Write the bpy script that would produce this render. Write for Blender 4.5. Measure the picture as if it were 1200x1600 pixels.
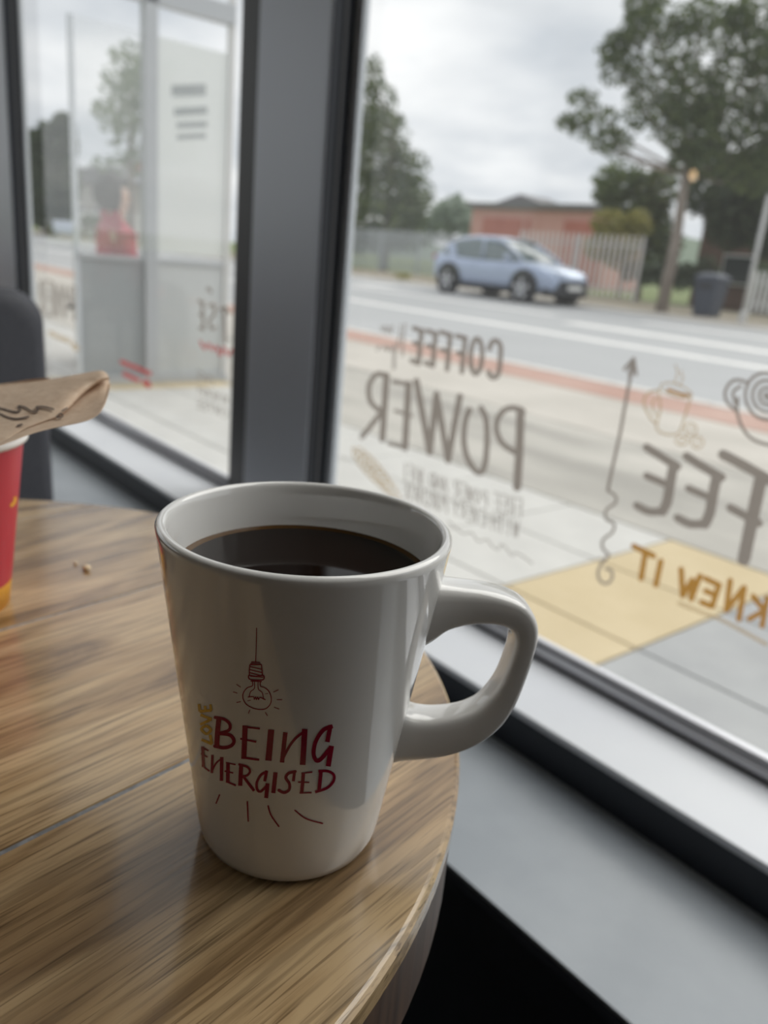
import bpy, math, random
from mathutils import Vector, Matrix
from mathutils.geometry import delaunay_2d_cdt
random.seed(7)
R = math.radians
PI = math.pi
for o in list(bpy.data.objects): bpy.data.objects.remove(o)
scene = bpy.context.scene
COL = scene.collection

# ------------------------------------------------------------------ camera
FPX, PITCH, ROLL, YAW, CAMH = 1260.0, R(17.75), R(5.25), R(49.0), 0.90
_f = Vector((-math.sin(YAW)*math.cos(PITCH), math.cos(YAW)*math.cos(PITCH), -math.sin(PITCH)))
_r = Vector((math.cos(YAW), math.sin(YAW), 0))
_u = _r.cross(_f)
CR = math.cos(ROLL)*_r + math.sin(ROLL)*_u
CU = -math.sin(ROLL)*_r + math.cos(ROLL)*_u
CF = _f
CP = Vector((0, 0, CAMH))
cd = bpy.data.cameras.new('camera')
cam = bpy.data.objects.new('camera', cd); COL.objects.link(cam)
m3 = Matrix((CR, CU, -CF)).transposed()
cam.matrix_world = Matrix.Translation(CP) @ m3.to_4x4()
cd.sensor_width = 36; cd.sensor_fit = 'AUTO'; cd.lens = 36*FPX/1600
cd.clip_start = 0.01; cd.clip_end = 1000
cd.dof.use_dof = True; cd.dof.focus_distance = 0.212; cd.dof.aperture_fstop = 12.0
scene.camera = cam

def ray(x, y): return (CF*FPX + CR*(x-600) - CU*(y-800)).normalized()
def hz(x, y, z=0.0): d = ray(x, y); return CP + d*((z-CP.z)/d.z)
def hy(x, y, Y): d = ray(x, y); return CP + d*((Y-CP.y)/d.y)
def hx(x, y, X): d = ray(x, y); return CP + d*((X-CP.x)/d.x)

# ------------------------------------------------------------------ sky, sun, exposure
EXPOSURE = 0.0
scene.view_settings.view_transform = 'Standard'
scene.view_settings.look = 'None'
scene.view_settings.gamma = 1.0
scene.view_settings.use_curve_mapping = False
scene.view_settings.exposure = EXPOSURE
world = bpy.data.worlds.new('overcast_sky'); scene.world = world
world.use_nodes = True
nt = world.node_tree; nt.nodes.clear()
def wn(t, **k):
    n = nt.nodes.new(t)
    for a, b in k.items(): setattr(n, a, b)
    return n
tc = wn('ShaderNodeTexCoord'); sep = wn('ShaderNodeSeparateXYZ'); nt.links.new(tc.outputs['Generated'], sep.inputs[0])
mx = wn('ShaderNodeMath', operation='MAXIMUM'); nt.links.new(sep.outputs[2], mx.inputs[0]); mx.inputs[1].default_value = 0.0
ad = wn('ShaderNodeMath', operation='ADD'); nt.links.new(mx.outputs[0], ad.inputs[0]); ad.inputs[1].default_value = 0.18
dx = wn('ShaderNodeMath', operation='DIVIDE'); nt.links.new(sep.outputs[0], dx.inputs[0]); nt.links.new(ad.outputs[0], dx.inputs[1])
dy = wn('ShaderNodeMath', operation='DIVIDE'); nt.links.new(sep.outputs[1], dy.inputs[0]); nt.links.new(ad.outputs[0], dy.inputs[1])
cmb = wn('ShaderNodeCombineXYZ'); nt.links.new(dx.outputs[0], cmb.inputs[0]); nt.links.new(dy.outputs[0], cmb.inputs[1])
no = wn('ShaderNodeTexNoise'); no.inputs['Scale'].default_value = 1.15; no.inputs['Detail'].default_value = 4; no.inputs['Roughness'].default_value = 0.5
nt.links.new(cmb.outputs[0], no.inputs['Vector'])
cr = wn('ShaderNodeValToRGB'); e = cr.color_ramp.elements
e[0].position = 0.34; e[0].color = (0.60, 0.64, 0.70, 1)
e[1].position = 0.66; e[1].color = (1.08, 1.08, 1.09, 1)
nt.links.new(no.outputs['Fac'], cr.inputs[0])
bg = wn('ShaderNodeBackground'); bg.inputs['Strength'].default_value = 1.0
nt.links.new(cr.outputs[0], bg.inputs[0])
wo = wn('ShaderNodeOutputWorld'); nt.links.new(bg.outputs[0], wo.inputs[0])

sd = bpy.data.lights.new('veiled_sun', 'SUN'); sd.energy = 2.5; sd.angle = R(60); sd.color = (1, 0.97, 0.92)
sun = bpy.data.objects.new('veiled_sun', sd); COL.objects.link(sun)
sun.rotation_euler = Vector((-0.05, -0.60, -0.80)).to_track_quat('-Z', 'Y').to_euler()

# ------------------------------------------------------------------ materials
MATS = {}
def mat(name, col, rough=0.6, metal=0.0, spec=0.5, noise=None, bump=None, coat=0.0, trans=0.0, emit=None):
    """noise=(scale, col2, stretch(3), detail, lo, hi), bump=(scale, strength)"""
    m = bpy.data.materials.new(name); m.use_nodes = True
    n = m.node_tree.nodes; l = m.node_tree.links
    p = n['Principled BSDF']
    p.inputs['Base Color'].default_value = (*col, 1); p.inputs['Roughness'].default_value = rough
    p.inputs['Metallic'].default_value = metal; p.inputs['Specular IOR Level'].default_value = spec
    p.inputs['Coat Weight'].default_value = coat
    if emit: p.inputs['Emission Color'].default_value = (*emit[0], 1); p.inputs['Emission Strength'].default_value = emit[1]
    t = n.new('ShaderNodeTexCoord')
    if noise:
        sc, c2, st, det, lo, hi = noise
        mp = n.new('ShaderNodeMapping'); mp.inputs['Scale'].default_value = st
        l.new(t.outputs['Object'], mp.inputs[0])
        x = n.new('ShaderNodeTexNoise'); x.inputs['Scale'].default_value = sc; x.inputs['Detail'].default_value = det
        l.new(mp.outputs[0], x.inputs['Vector'])
        r = n.new('ShaderNodeValToRGB'); r.color_ramp.elements[0].position = lo; r.color_ramp.elements[1].position = hi
        r.color_ramp.elements[0].color = (*col, 1); r.color_ramp.elements[1].color = (*c2, 1)
        l.new(x.outputs['Fac'], r.inputs[0]); l.new(r.outputs[0], p.inputs['Base Color'])
    if bump:
        x = n.new('ShaderNodeTexNoise'); x.inputs['Scale'].default_value = bump[0]; x.inputs['Detail'].default_value = 4
        l.new(t.outputs['Object'], x.inputs['Vector'])
        b = n.new('ShaderNodeBump'); b.inputs['Strength'].default_value = bump[1]; b.inputs['Distance'].default_value = 0.01
        l.new(x.outputs['Fac'], b.inputs['Height']); l.new(b.outputs[0], p.inputs['Normal'])
    if trans > 0:
        out = n['Material Output']; mixs = n.new('ShaderNodeMixShader'); tr = n.new('ShaderNodeBsdfTranslucent')
        tr.inputs[0].default_value = (*col, 1)
        l.new(p.outputs[0], mixs.inputs[1]); l.new(tr.outputs[0], mixs.inputs[2]); mixs.inputs[0].default_value = trans
        l.new(mixs.outputs[0], out.inputs[0])
    MATS[name] = m
    return m

def film_mat(name, col, opacity, refl=0.06):
    """thin sheet: lets part of the light straight through, the rest is scattered (film, frosting, vinyl)"""
    m = bpy.data.materials.new(name); m.use_nodes = True
    n = m.node_tree.nodes; l = m.node_tree.links; n.clear()
    out = n.new('ShaderNodeOutputMaterial')
    tr = n.new('ShaderNodeBsdfTransparent'); tr.inputs[0].default_value = (1, 1, 1, 1)
    df = n.new('ShaderNodeBsdfDiffuse'); df.inputs[0].default_value = (*col, 1)
    tl = n.new('ShaderNodeBsdfTranslucent'); tl.inputs[0].default_value = (*col, 1)
    a = n.new('ShaderNodeMixShader'); a.inputs[0].default_value = 0.5
    l.new(df.outputs[0], a.inputs[1]); l.new(tl.outputs[0], a.inputs[2])
    b = n.new('ShaderNodeMixShader'); b.inputs[0].default_value = opacity
    l.new(tr.outputs[0], b.inputs[1]); l.new(a.outputs[0], b.inputs[2])
    l.new(b.outputs[0], out.inputs[0])
    MATS[name] = m
    return m

def glass_mat(name, tint=(0.97, 0.985, 0.975), haze=0.0):
    m = bpy.data.materials.new(name); m.use_nodes = True
    n = m.node_tree.nodes; l = m.node_tree.links; n.clear()
    out = n.new('ShaderNodeOutputMaterial')
    tr = n.new('ShaderNodeBsdfTransparent'); tr.inputs[0].default_value = (*tint, 1)
    gl = n.new('ShaderNodeBsdfGlossy'); gl.inputs['Roughness'].default_value = 0.0
    fr = n.new('ShaderNodeFresnel'); fr.inputs[0].default_value = 1.5
    a = n.new('ShaderNodeMixShader'); l.new(fr.outputs[0], a.inputs[0])
    l.new(tr.outputs[0], a.inputs[1]); l.new(gl.outputs[0], a.inputs[2])
    if haze > 0:
        tl = n.new('ShaderNodeBsdfTranslucent'); tl.inputs[0].default_value = (0.9, 0.92, 0.91, 1)
        b = n.new('ShaderNodeMixShader'); b.inputs[0].default_value = haze
        l.new(a.outputs[0], b.inputs[1]); l.new(tl.outputs[0], b.inputs[2]); l.new(b.outputs[0], out.inputs[0])
    else:
        l.new(a.outputs[0], out.inputs[0])
    MATS[name] = m
    return m

def wood_mat(name, ang, light, mid, dark, rough=0.24):
    m = bpy.data.materials.new(name); m.use_nodes = True
    n = m.node_tree.nodes; l = m.node_tree.links; p = n['Principled BSDF']
    t = n.new('ShaderNodeTexCoord'); mp = n.new('ShaderNodeMapping')
    mp.inputs['Rotation'].default_value = (0, 0, -ang)
    l.new(t.outputs['Object'], mp.inputs[0])
    oi = n.new('ShaderNodeObjectInfo')
    off = n.new('ShaderNodeVectorMath'); off.operation = 'ADD'
    mu = n.new('ShaderNodeVectorMath'); mu.operation = 'SCALE'; mu.inputs[0].default_value = (7.1, 3.3, 5.7)
    l.new(oi.outputs['Random'], mu.inputs['Scale'])
    l.new(mp.outputs[0], off.inputs[0]); l.new(mu.outputs[0], off.inputs[1])
    def nz(scale, st, det, dist=0.0):
        q = n.new('ShaderNodeMapping'); q.inputs['Scale'].default_value = st; l.new(off.outputs[0], q.inputs[0])
        x = n.new('ShaderNodeTexNoise'); x.inputs['Scale'].default_value = scale; x.inputs['Detail'].default_value = det
        x.inputs['Distortion'].default_value = dist
        l.new(q.outputs[0], x.inputs['Vector']); return x
    big = nz(34, (0.20, 1.0, 1), 7, 0.9)        # soft cathedral bands
    fine = nz(430, (0.045, 1, 1), 5)             # long fibres
    pore = nz(900, (0.03, 1, 1), 2)            # dark pores
    r1 = n.new('ShaderNodeValToRGB'); e = r1.color_ramp.elements
    e[0].position = 0.36; e[0].color = (*dark, 1); e[1].position = 0.60; e[1].color = (*light, 1)
    em = e.new(0.48); em.color = (*mid, 1)
    l.new(big.outputs['Fac'], r1.inputs[0])
    r2 = n.new('ShaderNodeValToRGB'); e = r2.color_ramp.elements
    e[0].position = 0.40; e[0].color = (0.36, 0.34, 0.32, 1); e[1].position = 0.54; e[1].color = (1, 1, 1, 1)
    l.new(fine.outputs['Fac'], r2.inputs[0])
    r3 = n.new('ShaderNodeValToRGB'); e = r3.color_ramp.elements
    e[0].position = 0.33; e[0].color = (0.40, 0.37, 0.34, 1); e[1].position = 0.43; e[1].color = (1, 1, 1, 1)
    l.new(pore.outputs['Fac'], r3.inputs[0])
    def mul(a, b, f):
        x = n.new('ShaderNodeMix'); x.data_type = 'RGBA'; x.blend_type = 'MULTIPLY'; x.inputs['Factor'].default_value = f
        l.new(a, x.inputs['A']); l.new(b, x.inputs['B']); return x.outputs['Result']
    c = mul(mul(r1.outputs[0], r2.outputs[0], 0.5), r3.outputs[0], 0.75)
    l.new(c, p.inputs['Base Color'])
    p.inputs['Roughness'].default_value = rough
    p.inputs['Specular IOR Level'].default_value = 0.5; p.inputs['Coat Weight'].default_value = 0.6; p.inputs['Coat Roughness'].default_value = 0.12
    bp = n.new('ShaderNodeBump'); bp.inputs['Strength'].default_value = 0.12; bp.inputs['Distance'].default_value = 0.0008
    l.new(fine.outputs['Fac'], bp.inputs['Height']); l.new(bp.outputs[0], p.inputs['Normal'])
    MATS[name] = m
    return m

def leaf_mat(name, c1, c2):
    m = bpy.data.materials.new(name); m.use_nodes = True
    n = m.node_tree.nodes; l = m.node_tree.links; p = n['Principled BSDF']
    g = n.new('ShaderNodeNewGeometry'); r = n.new('ShaderNodeValToRGB')
    r.color_ramp.elements[0].color = (*c1, 1); r.color_ramp.elements[1].color = (*c2, 1)
    l.new(g.outputs['Random Per Island'], r.inputs[0])
    l.new(r.outputs[0], p.inputs['Base Color']); p.inputs['Roughness'].default_value = 0.55
    tl = n.new('ShaderNodeBsdfTranslucent'); l.new(r.outputs[0], tl.inputs[0])
    mx_ = n.new('ShaderNodeMixShader'); mx_.inputs[0].default_value = 0.35
    l.new(p.outputs[0], mx_.inputs[1]); l.new(tl.outputs[0], mx_.inputs[2]); l.new(mx_.outputs[0], n['Material Output'].inputs[0])
    MATS[name] = m
    return m

# interior
mat('ceramic', (0.80, 0.79, 0.77), 0.06, spec=0.6, coat=0.5)
mat('coffee', (0.008, 0.004, 0.0025), 0.04, spec=0.09)
mat('coffee_edge', (0.10, 0.052, 0.018), 0.06, spec=0.1)
mat('print_red', (0.30, 0.008, 0.035), 0.12, spec=0.3)
mat('print_yellow', (0.75, 0.45, 0.03), 0.25)
PLANK_ANG = R(100.5)
wood_mat('oak', PLANK_ANG, (0.56, 0.395, 0.215), (0.44, 0.29, 0.145), (0.26, 0.16, 0.077))
mat('oak_lip', (0.42, 0.29, 0.17), 0.3, noise=(220, (0.25, 0.16, 0.08), (1, 1, 0.1), 3, 0.35, 0.65))
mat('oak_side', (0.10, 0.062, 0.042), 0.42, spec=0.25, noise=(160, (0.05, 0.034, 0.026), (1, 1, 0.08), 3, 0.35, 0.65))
mat('seam_filler', (0.20, 0.205, 0.215), 0.6, noise=(300, (0.30, 0.31, 0.33), (1, 1, 1), 2, 0.4, 0.6))
mat('black_metal', (0.02, 0.02, 0.022), 0.4, metal=0.6)
mat('grey_paint', (0.64, 0.67, 0.74), 0.34, metal=0.15, noise=(3, (0.66, 0.69, 0.755), (1, 1, 1), 2, 0.3, 0.7))
mat('dark_frame', (0.022, 0.026, 0.036), 0.35)
mat('frame_brown', (0.10, 0.10, 0.105), 0.45)
mat('frame_grey', (0.66, 0.70, 0.74), 0.4)
mat('silver', (0.74, 0.74, 0.78), 0.28, metal=0.3)
mat('gasket', (0.03, 0.03, 0.035), 0.6)
mat('sill_white', (0.73, 0.75, 0.80), 0.30, noise=(6, (0.77, 0.79, 0.83), (1, 1, 1), 3, 0.35, 0.65))
mat('sill_nosing', (0.020, 0.024, 0.034), 0.4)
mat('ledge_grey', (0.29, 0.32, 0.355), 0.32, noise=(14, (0.34, 0.37, 0.405), (1, 1, 1), 6, 0.35, 0.7))
mat('floor_dark', (0.035, 0.034, 0.034), 0.5, noise=(5, (0.055, 0.052, 0.05), (1, 1, 1), 4, 0.3, 0.7))
mat('wall_warm', (0.62, 0.545, 0.50), 0.8, noise=(2, (0.58, 0.51, 0.46), (1, 1, 1), 4, 0.3, 0.7))
mat('ceiling_paint', (0.80, 0.785, 0.77), 0.9)
mat('upholstery', (0.052, 0.054, 0.068), 0.55, noise=(500, (0.075, 0.077, 0.092), (1, 1, 1), 2, 0.35, 0.65), bump=(700, 0.15))
mat('paper_red', (0.55, 0.022, 0.045), 0.38)
mat('paper_yellow', (0.85, 0.40, 0.02), 0.4)
mat('paper_white', (0.78, 0.76, 0.73), 0.5)
mat('kraft', (0.70, 0.53, 0.385), 0.8, noise=(260, (0.78, 0.62, 0.47), (1, 1, 1), 4, 0.35, 0.65), trans=0.3, bump=(120, 0.12))
mat('kraft_ink', (0.075, 0.045, 0.03), 0.7)
mat('crumb', (0.80, 0.66, 0.44), 0.8)
glass_mat('window_glass', haze=0.035)  # haze paints a veil of room reflection into the panes
mat('bulb_glow', (1, 0.8, 0.5), 0.4, emit=((1.0, 0.66, 0.34), 14))
mat('lamp_shade', (0.05, 0.045, 0.04), 0.45, metal=0.5)
film_mat('vinyl_grey', (0.36, 0.315, 0.28), 0.92)
film_mat('vinyl_grey_pale', (0.46, 0.42, 0.385), 0.68)
film_mat('vinyl_orange', (0.55, 0.26, 0.03), 0.92)
film_mat('vinyl_tan', (0.62, 0.45, 0.24), 0.62)
film_mat('vinyl_red', (0.62, 0.10, 0.10), 0.8)
# exterior
mat('asphalt', (0.36, 0.365, 0.37), 0.85, noise=(0.5, (0.41, 0.415, 0.42), (1, 1, 1), 6, 0.3, 0.7))
mat('road_paint', (0.80, 0.79, 0.76), 0.7, noise=(2, (0.70, 0.69, 0.67), (1, 1, 1), 5, 0.35, 0.75))
mat('concrete_tan', (0.45, 0.42, 0.375), 0.85, noise=(1.6, (0.53, 0.495, 0.445), (1, 1, 1), 6, 0.35, 0.65))
mat('concrete_rough', (0.32, 0.305, 0.275), 0.9, noise=(1.4, (0.50, 0.475, 0.43), (0.5, 1.6, 1), 8, 0.38, 0.64))
mat('slab_white', (0.50, 0.49, 0.465), 0.8, noise=(5, (0.57, 0.56, 0.53), (1, 1, 1), 5, 0.3, 0.7))
mat('slab_yellow', (0.50, 0.40, 0.235), 0.8, noise=(4, (0.57, 0.465, 0.29), (1, 1, 1), 5, 0.3, 0.7))
mat('slab_grey', (0.31, 0.315, 0.32), 0.8, noise=(5, (0.38, 0.385, 0.385), (1, 1, 1), 6, 0.3, 0.7))
mat('joint', (0.28, 0.27, 0.25), 0.95)
mat('paver_red', (0.41, 0.25, 0.20), 0.85, noise=(1.5, (0.48, 0.325, 0.27), (1, 1, 1), 6, 0.35, 0.7))
mat('kerb_stone', (0.66, 0.64, 0.60), 0.8, noise=(3, (0.58, 0.56, 0.53), (1, 1, 1), 4, 0.3, 0.7))
mat('verge', (0.20, 0.175, 0.125), 0.95, noise=(0.7, (0.30, 0.265, 0.205), (1, 1, 1), 6, 0.35, 0.65))
mat('far_paving', (0.33, 0.30, 0.265), 0.9, noise=(0.6, (0.40, 0.375, 0.34), (1, 1, 1), 5, 0.35, 0.65))
mat('grass', (0.10, 0.15, 0.045), 0.95, noise=(0.4, (0.17, 0.19, 0.07), (1, 1, 1), 6, 0.35, 0.65))
mat('bark', (0.20, 0.165, 0.14), 0.9, noise=(9, (0.29, 0.25, 0.215), (1, 1, 0.2), 5, 0.35, 0.65), bump=(14, 0.5))
leaf_mat('leaf_mid', (0.05, 0.082, 0.034), (0.16, 0.20, 0.07))
leaf_mat('leaf_dark', (0.04, 0.065, 0.036), (0.10, 0.13, 0.065))
leaf_mat('leaf_pale', (0.12, 0.17, 0.085), (0.22, 0.27, 0.15))
leaf_mat('leaf_yellow', (0.20, 0.20, 0.045), (0.36, 0.32, 0.08))
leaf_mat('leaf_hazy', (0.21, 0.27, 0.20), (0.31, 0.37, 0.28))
mat('brick_red', (0.50, 0.175, 0.135), 0.85, noise=(1.2, (0.56, 0.21, 0.165), (1, 1, 1), 4, 0.35, 0.65))
mat('brick_pink', (0.64, 0.34, 0.29), 0.85, noise=(1.2, (0.68, 0.38, 0.33), (1, 1, 1), 4, 0.35, 0.65))
mat('brick_shaded', (0.13, 0.075, 0.06), 0.9, noise=(1.2, (0.17, 0.10, 0.08), (1, 1, 1), 4, 0.35, 0.65))  # brick darkened to carry the shade of the trees
mat('roof_grey', (0.17, 0.165, 0.17), 0.7)
mat('render_wall', (0.42, 0.40, 0.37), 0.9)
mat('house_white', (0.68, 0.68, 0.67), 0.8)
mat('slate', (0.14, 0.14, 0.15), 0.7)
mat('pane_dark', (0.04, 0.05, 0.055), 0.1)
mat('fence_steel', (0.44, 0.47, 0.50), 0.55, metal=0.2)
mat('fence_white', (0.76, 0.77, 0.76), 0.6)
mat('fence_rust', (0.72, 0.68, 0.66), 0.7)
mat('pole_grey', (0.52, 0.52, 0.51), 0.5, metal=0.2)
mat('bin_navy', (0.045, 0.055, 0.08), 0.5)
mat('car_paint', (0.36, 0.43, 0.57), 0.22, metal=0.35, coat=0.8)
mat('car_glass', (0.10, 0.135, 0.14), 0.06, spec=0.9)
mat('car_black', (0.018, 0.020, 0.028), 0.45)
mat('tyre', (0.022, 0.022, 0.024), 0.8)
mat('alloy', (0.50, 0.51, 0.53), 0.3, metal=0.7)
mat('lamp_lens', (0.85, 0.87, 0.88), 0.08, spec=0.9)
mat('plate', (0.72, 0.72, 0.70), 0.5)
mat('tail_red', (0.45, 0.02, 0.02), 0.2)
film_mat('painted_haze', (0.52, 0.55, 0.565), 0.80)  # grey and pale films paint the left window's reflection onto the screen
film_mat('painted_haze_pale', (0.74, 0.765, 0.765), 0.72)
film_mat('sign_film', (0.90, 0.92, 0.91), 0.80)
film_mat('painted_haze_thin', (0.86, 0.88, 0.87), 0.13)  # thin film painting reflected haze over the screen's upper pane
film_mat('sign_ink', (0.33, 0.35, 0.365), 0.6)
mat('screen_post', (0.46, 0.48, 0.50), 0.45)
mat('skin', (0.55, 0.36, 0.27), 0.6)
mat('hair', (0.030, 0.026, 0.026), 0.6)
mat('jacket_red', (0.42, 0.022, 0.05), 0.75)
mat('trousers', (0.05, 0.055, 0.07), 0.8)
mat('bench_wood', (0.20, 0.13, 0.075), 0.7)
mat('hoarding', (0.62, 0.68, 0.78), 0.6)
mat('hill', (0.16, 0.20, 0.15), 0.95)
mat('teal', (0.05, 0.28, 0.30), 0.6)

# ------------------------------------------------------------------ mesh builder
def in_poly(x, y, P):
    c = False; j = len(P)-1
    for i in range(len(P)):
        (xi, yi), (xj, yj) = P[i], P[j]
        if (yi > y) != (yj > y) and x < (xj-xi)*(y-yi)/(yj-yi)+xi: c = not c
        j = i
    return c
def keep_inside(vs, tris, polys):
    B = [(min(p[0] for p in P), max(p[0] for p in P), min(p[1] for p in P), max(p[1] for p in P), P) for P in polys]
    out = []
    for t in tris:
        x = sum(vs[i].x for i in t)/len(t); y = sum(vs[i].y for i in t)/len(t)
        if any(a <= x <= b and c <= y <= d and in_poly(x, y, P) for a, b, c, d, P in B): out.append(tuple(t))
    return out
class MB:
    def __init__(s): s.v = []; s.f = []; s.fn = None
    def add(s, vs, fs):
        b = len(s.v); s.v += [tuple(x) for x in vs]; s.f += [tuple(i+b for i in q) for q in fs]; return s
    def box(s, x0, x1, y0, y1, z0, z1):
        return s.add([(x0,y0,z0),(x1,y0,z0),(x1,y1,z0),(x0,y1,z0),(x0,y0,z1),(x1,y0,z1),(x1,y1,z1),(x0,y1,z1)],
                     [(0,3,2,1),(4,5,6,7),(0,1,5,4),(1,2,6,5),(2,3,7,6),(3,0,4,7)])
    def prism(s, poly, z0, z1, axis='z'):
        n = len(poly)
        def P(a, b, c): return (a, b, c) if axis == 'z' else ((a, c, b) if axis == 'y' else (c, a, b))
        vs = [P(a, b, z0) for a, b in poly]+[P(a, b, z1) for a, b in poly]
        fs = [tuple(range(n-1, -1, -1)), tuple(range(n, 2*n))]+[(i, (i+1) % n, n+(i+1) % n, n+i) for i in range(n)]
        return s.add(vs, fs)
    def lathe(s, prof, c=(0, 0, 0), n=64, axis='z', caps=False):
        vs = []
        for r, z in prof:
            for k in range(n):
                a = 2*PI*k/n
                p = (r*math.cos(a), r*math.sin(a), z)
                if axis == 'y': p = (p[0], p[2], p[1])
                vs.append((p[0]+c[0], p[1]+c[1], p[2]+c[2]))
        fs = [(i*n+k, i*n+(k+1) % n, (i+1)*n+(k+1) % n, (i+1)*n+k) for i in range(len(prof)-1) for k in range(n)]
        if caps: fs += [tuple(range(n-1, -1, -1)), tuple(range((len(prof)-1)*n, len(prof)*n))]
        return s.add(vs, fs)
    def loft(s, rings, caps=True, closed=True):
        n = len(rings[0]); vs = [p for r in rings for p in r]
        kk = n if closed else n-1
        fs = [(i*n+k, i*n+(k+1) % n, (i+1)*n+(k+1) % n, (i+1)*n+k) for i in range(len(rings)-1) for k in range(kk)]
        if caps: fs += [tuple(range(n-1, -1, -1)), tuple(range((len(rings)-1)*n, len(rings)*n))]
        return s.add(vs, fs)
    def tube(s, pts, rad, n=8):
        pts = [Vector(p) for p in pts]; rings = []
        for i, p in enumerate(pts):
            d = (pts[min(i+1, len(pts)-1)]-pts[max(i-1, 0)]).normalized()
            a = Vector((0, 0, 1)) if abs(d.z) < 0.9 else Vector((1, 0, 0))
            u = d.cross(a).normalized(); w = d.cross(u)
            r = rad[i] if isinstance(rad, (list, tuple)) else rad
            rings.append([p+(u*math.cos(2*PI*k/n)+w*math.sin(2*PI*k/n))*r for k in range(n)])
        return s.loft(rings)
    def build(s, name, m, parent=None, smooth=False, bevel=0.0, fix=True, seg=2):
        if s.fn:
            polys = [[s.v[i][:2] for i in q] for q in s.f]
            r = delaunay_2d_cdt([Vector(p[:2]) for p in s.v], [], s.f, 0, 1e-4)
            s.v = [tuple(s.fn(p.x, p.y)) for p in r[0]]; s.f = keep_inside(r[0], r[2], polys)
        me = bpy.data.meshes.new(name); me.from_pydata(s.v, [], s.f); me.update()
        if fix:
            import bmesh
            bm = bmesh.new(); bm.from_mesh(me); bmesh.ops.recalc_face_normals(bm, faces=bm.faces); bm.to_mesh(me); bm.free()
        if smooth:
            for p in me.polygons: p.use_smooth = True
        me.materials.append(MATS[m])
        o = bpy.data.objects.new(name, me); COL.objects.link(o)
        if parent: o.parent = parent
        if bevel:
            b = o.modifiers.new('bevel', 'BEVEL'); b.width = bevel; b.segments = seg; b.limit_method = 'ANGLE'; b.angle_limit = R(40)
        return o

def tag(o, label=None, cat=None, group=None, kind=None):
    if label: o['label'] = label
    if cat: o['category'] = cat
    if group: o['group'] = group
    if kind: o['kind'] = kind
    return o
def empty(name, loc=(0, 0, 0)):
    o = bpy.data.objects.new(name, None); COL.objects.link(o); o.location = loc; o.empty_display_size = 0.05; return o
def thing(name, label, cat, loc=(0, 0, 0), group=None, kind=None): return tag(empty(name, loc), label, cat, group, kind)
def off(vs, d): return [(a-d[0], b-d[1], c-d[2]) for a, b, c in vs]
def box(name, m, x0, x1, y0, y1, z0, z1, parent=None, bevel=0.0): return MB().box(x0, x1, y0, y1, z0, z1).build(name, m, parent, bevel=bevel)

# strokes: ribbons drawn as 2-D polylines and laid on a surface by a mapping
def smooth_line(pts, step, closed=False):
    n = len(pts)
    if n == 2 and not closed:
        a, b = pts; k = max(1, int(math.dist(a, b)/step))
        return [(a[0]+(b[0]-a[0])*i/k, a[1]+(b[1]-a[1])*i/k) for i in range(k+1)]
    out = []
    for i in range(n if closed else n-1):
        if closed: p0, p1, p2, p3 = pts[i-1], pts[i], pts[(i+1) % n], pts[(i+2) % n]
        else: p0, p1, p2, p3 = pts[max(i-1, 0)], pts[i], pts[i+1], pts[min(i+2, n-1)]
        k = max(2, int(math.dist(p1, p2)/step))
        for j in range(k):
            t = j/k
            out.append(tuple(0.5*((2*p1[q])+(-p0[q]+p2[q])*t+(2*p0[q]-5*p1[q]+4*p2[q]-p3[q])*t*t+(-p0[q]+3*p1[q]-3*p2[q]+p3[q])*t**3) for q in (0, 1)))
    if not closed: out.append(pts[-1])
    return out
def stroke(mb, pts, w, fn, step=10, closed=False, curve=True, cap=True):
    if not curve:
        L = []
        for a, b in zip(pts[:-1], pts[1:]):
            stroke(mb, [a, b], w, fn, step, False, True, cap)
        return
    mb.fn = fn; fn = lambda u, v: (u, v, 0.0)          # collected flat, merged and laid on the surface in build()
    L = smooth_line(pts, step, closed)
    n = len(L); vs = []; fs = []
    for i, p in enumerate(L):
        a = L[(i-1) % n] if closed else L[max(i-1, 0)]
        b = L[(i+1) % n] if closed else L[min(i+1, n-1)]
        dx_, dy_ = b[0]-a[0], b[1]-a[1]; q = math.hypot(dx_, dy_) or 1
        nx, ny = -dy_/q*w/2, dx_/q*w/2
        vs += [fn(p[0]+nx, p[1]+ny), fn(p[0]-nx, p[1]-ny)]
    for i in range(n if closed else n-1):
        j = (i+1) % n; fs.append((2*i, 2*i+1, 2*j+1, 2*j))
    mb.add(vs, fs)
    if cap and not closed:
        for p in (L[0], L[-1]):
            mb.add([fn(p[0]+w/2*math.cos(k*PI/4), p[1]+w/2*math.sin(k*PI/4)) for k in range(8)], [tuple(range(8))])
def ell(cx, cy, rx, ry, rot=0, n=12):
    c, s = math.cos(rot), math.sin(rot)
    return [(cx+rx*math.cos(2*PI*k/n)*c-ry*math.sin(2*PI*k/n)*s, cy+rx*math.cos(2*PI*k/n)*s+ry*math.sin(2*PI*k/n)*c) for k in range(n)]
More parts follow.
